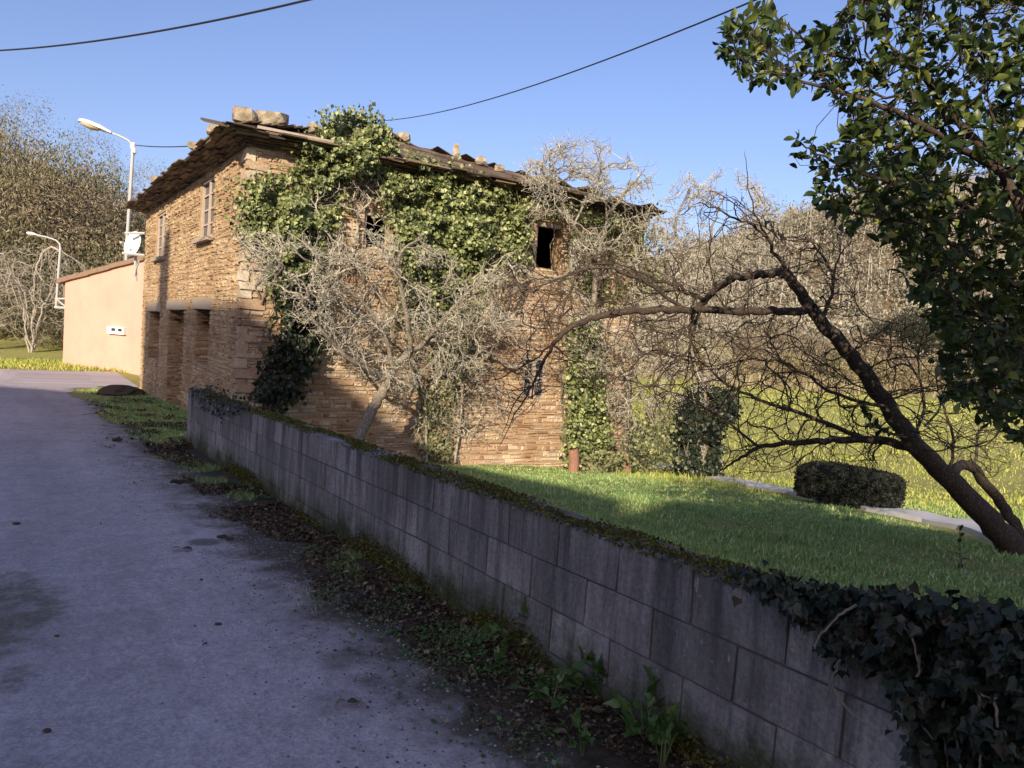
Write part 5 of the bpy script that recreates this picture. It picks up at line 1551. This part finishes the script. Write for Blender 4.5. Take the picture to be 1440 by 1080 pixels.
# right hillside: one far brown wood, with some trees and bushes one can tell apart in front of it
n = 7600
x = G.uniform(-10, 260, n); y = G.uniform(108, 300, n)
k = (x / y > -.02) & (x / y < .95); x, y = x[k], y[k]; n = len(x); z = ground_z(x, y)
m = 60
hh = (3.5 + 7 * G.uniform(0, 1, n) ** 2) * (.7 + .6 * vnoise(x, y, 18, 4)) * (1 - .2 * (y > 220)); 
d = rand_unit(n * m).reshape(n, m, 3); rr = G.uniform(.3, 1, (n, m, 1)) ** .5
ctr = np.stack([x, y, z + hh * .55], 1)[:, None, :]
pos = ctr + d * rr * np.stack([hh * .36, hh * .36, hh * .5], 1)[:, None, :]
V, F = leaves(pos.reshape(-1, 3), d.reshape(-1, 3) * 1.0 + rand_unit(n * m) * .6 + Z3 * .2, (d.reshape(-1, 3) * .5 + rand_unit(n * m) * .8 + Z3 * .3), G.uniform(.3, .95, n * m), L_SIMPLE, .6)
tag(mk('far_wood', V, F, M['far_wood']), kind='stuff')
k = G.uniform(0, 1, n) > .7; xb, yb, zb, hb = x[k], y[k], z[k], hh[k]; nk = len(xb)
e_ = np.array([[-.10, 0, -.3], [.10, 0, -.3], [.05, 0, 1.0], [-.05, 0, 1.0]])
Vt = np.stack([xb, yb, zb], 1)[:, None, :] + np.stack([np.broadcast_to(e_[None, :, 0], (nk, 4)) + np.array([0, 0, 1, 1]) * G.normal(0, .5, (nk, 1)), G.normal(-1.2, .6, (nk, 1)) + np.zeros((nk, 4)), e_[None, :, 2] * hb[:, None] * .95], 2)
Vt2 = Vt + np.array([0, .12, 0])
Vtt = np.concatenate([Vt, Vt2], 1)
Ft = np.array([[0, 1, 2, 3], [5, 4, 7, 6], [1, 5, 6, 2], [4, 0, 3, 7]])
Ft = (Ft[None] + (np.arange(nk) * 8)[:, None, None]).reshape(-1, 4)
tag(mk('far_wood_trunks', Vtt.reshape(-1, 3), Ft, M['bark_pale']), kind='stuff')
# reeds and dry grass at the far side of the meadow
n = 16000
x = G.uniform(8, 110, n); y = G.uniform(62, 108, n); k = (vnoise(x, y, 9, 3) > .42) & (y > 70 + 20 * vnoise(x, y, 25, 8)); x, y = x[k], y[k]; n = len(x)
V, F = blades(np.stack([x, y, ground_z(x, y) - .05], 1), G.uniform(.5, 1.9, n), .09, .35)
tag(mk('dry_reeds', V, F, M['dry_grass']), kind='stuff')
GB = 'bushes along the far side of the meadow'
b1 = leafy_proto('field_bush', 'straw coloured bush at the far edge of the meadow', 'bush', 4.2, 4.6, 90, 2600, .42, 'dry_grass', 'bark_brown', .08, .05, .0, GB, stems=3, seg=.5, wide=.3, clump=.35)
b2 = leafy_proto('field_bush', 'brown bare bush at the far edge of the meadow', 'bush', 6.0, 5.0, 120, 2600, .42, 'brown_crown', 'bark_brown', .09, .05, .0, GB, stems=3, seg=.5, wide=.25, clump=.4)
b3 = leafy_proto('field_bush', 'olive green bush at the far edge of the meadow', 'bush', 5.0, 5.0, 100, 2600, .45, 'eucalypt', 'bark_brown', .09, .05, .1, GB, stems=2, seg=.5, wide=.4, clump=.4)
pw_ = leafy_proto('pine_tree', 'dark pine with pale bare trunk beyond the meadow at the right', 'tree', 10.0, 4.5, 110, 3600, .5, 'pine', 'bark_pale', .16, .3, .1, 'dark pines beyond the meadow', seg=.6, wide=.2, clump=.45)
used = set()
for (p, px, Y, s) in ((b1, 1010, 80, 1), (b2, 1060, 95, 1), (b1, 1110, 88, .9), (b2, 1150, 102, 1.1), (b3, 1190, 98, .9), (b1, 1225, 84, 1.0), (b2, 1255, 104, 1.2), (b1, 1300, 92, .9), (b2, 1345, 100, 1), (b1, 1395, 86, .8), (b3, 1420, 100, 1.1), (b2, 1090, 108, 1.3), (b3, 980, 100, 1.0), (b2, 1460, 96, 1), (b1, 960, 92, 1), (b2, 1200, 108, 1.2), (b3, 1380, 110, 1.2)):
    place(p, px, Y, s, used)
for (px, Y, s) in ((1268, 108, 1.0), (1292, 110, 1.1), (1240, 112, .85), (1320, 114, 1.0)):
    place(pw_, px, Y, s, used)
# thin wire fence along the lawn's far side is left to its posts

# ================================================================== LIGHT, SKY, CAMERA
cam = bpy.data.cameras.new('camera'); co = bpy.data.objects.new('camera', cam); COL.objects.link(co)
cam.sensor_width = 36; cam.lens = 36 * FPX / 1440; cam.clip_start = .05; cam.clip_end = 2000
from mathutils import Matrix
mw = Matrix(((CR[0], CU[0], -_f[0], 0), (CR[1], CU[1], -_f[1], 0), (CR[2], CU[2], -_f[2], CAMZ), (0, 0, 0, 1)))
co.matrix_world = mw
SC.camera = co
sun = bpy.data.lights.new('sun', 'SUN'); so = bpy.data.objects.new('sun', sun); COL.objects.link(so)
sun.energy = 4.4; sun.angle = R_(.45); sun.color = (1.0, .87, .68)
so.rotation_euler = Vector([float(q) for q in SUN]).to_track_quat('Z', 'Y').to_euler()
W = bpy.data.worlds.new('World'); SC.world = W; W.use_nodes = True
nt = W.node_tree
sky = nt.nodes.new('ShaderNodeTexSky'); sky.sky_type = 'NISHITA'; sky.sun_disc = False
sky.sun_elevation = math.asin(SUN[2]); sky.sun_rotation = math.atan2(SUN[0], SUN[1])
sky.air_density = 1.0; sky.dust_density = 2.0; sky.ozone_density = 3.0; sky.altitude = 100
bg = nt.nodes['Background']
wb = nt.nodes.new('ShaderNodeMix'); wb.data_type = 'RGBA'; wb.blend_type = 'MULTIPLY'; wb.inputs[0].default_value = 1
wb.inputs[7].default_value = (.99, .885, 1.02, 1)   # the camera's white balance
nt.links.new(sky.outputs[0], wb.inputs[6]); nt.links.new(wb.outputs[2], bg.inputs[0]); bg.inputs[1].default_value = .112
vs_ = SC.view_settings
vs_.view_transform = 'Standard'; vs_.look = 'None'; vs_.exposure = .75; vs_.gamma = 1; vs_.use_curve_mapping = False
SC.render.engine = 'CYCLES'
SC.cycles.use_denoising = True
SC.cycles.max_bounces = 6; SC.cycles.diffuse_bounces = 3; SC.cycles.transmission_bounces = 4
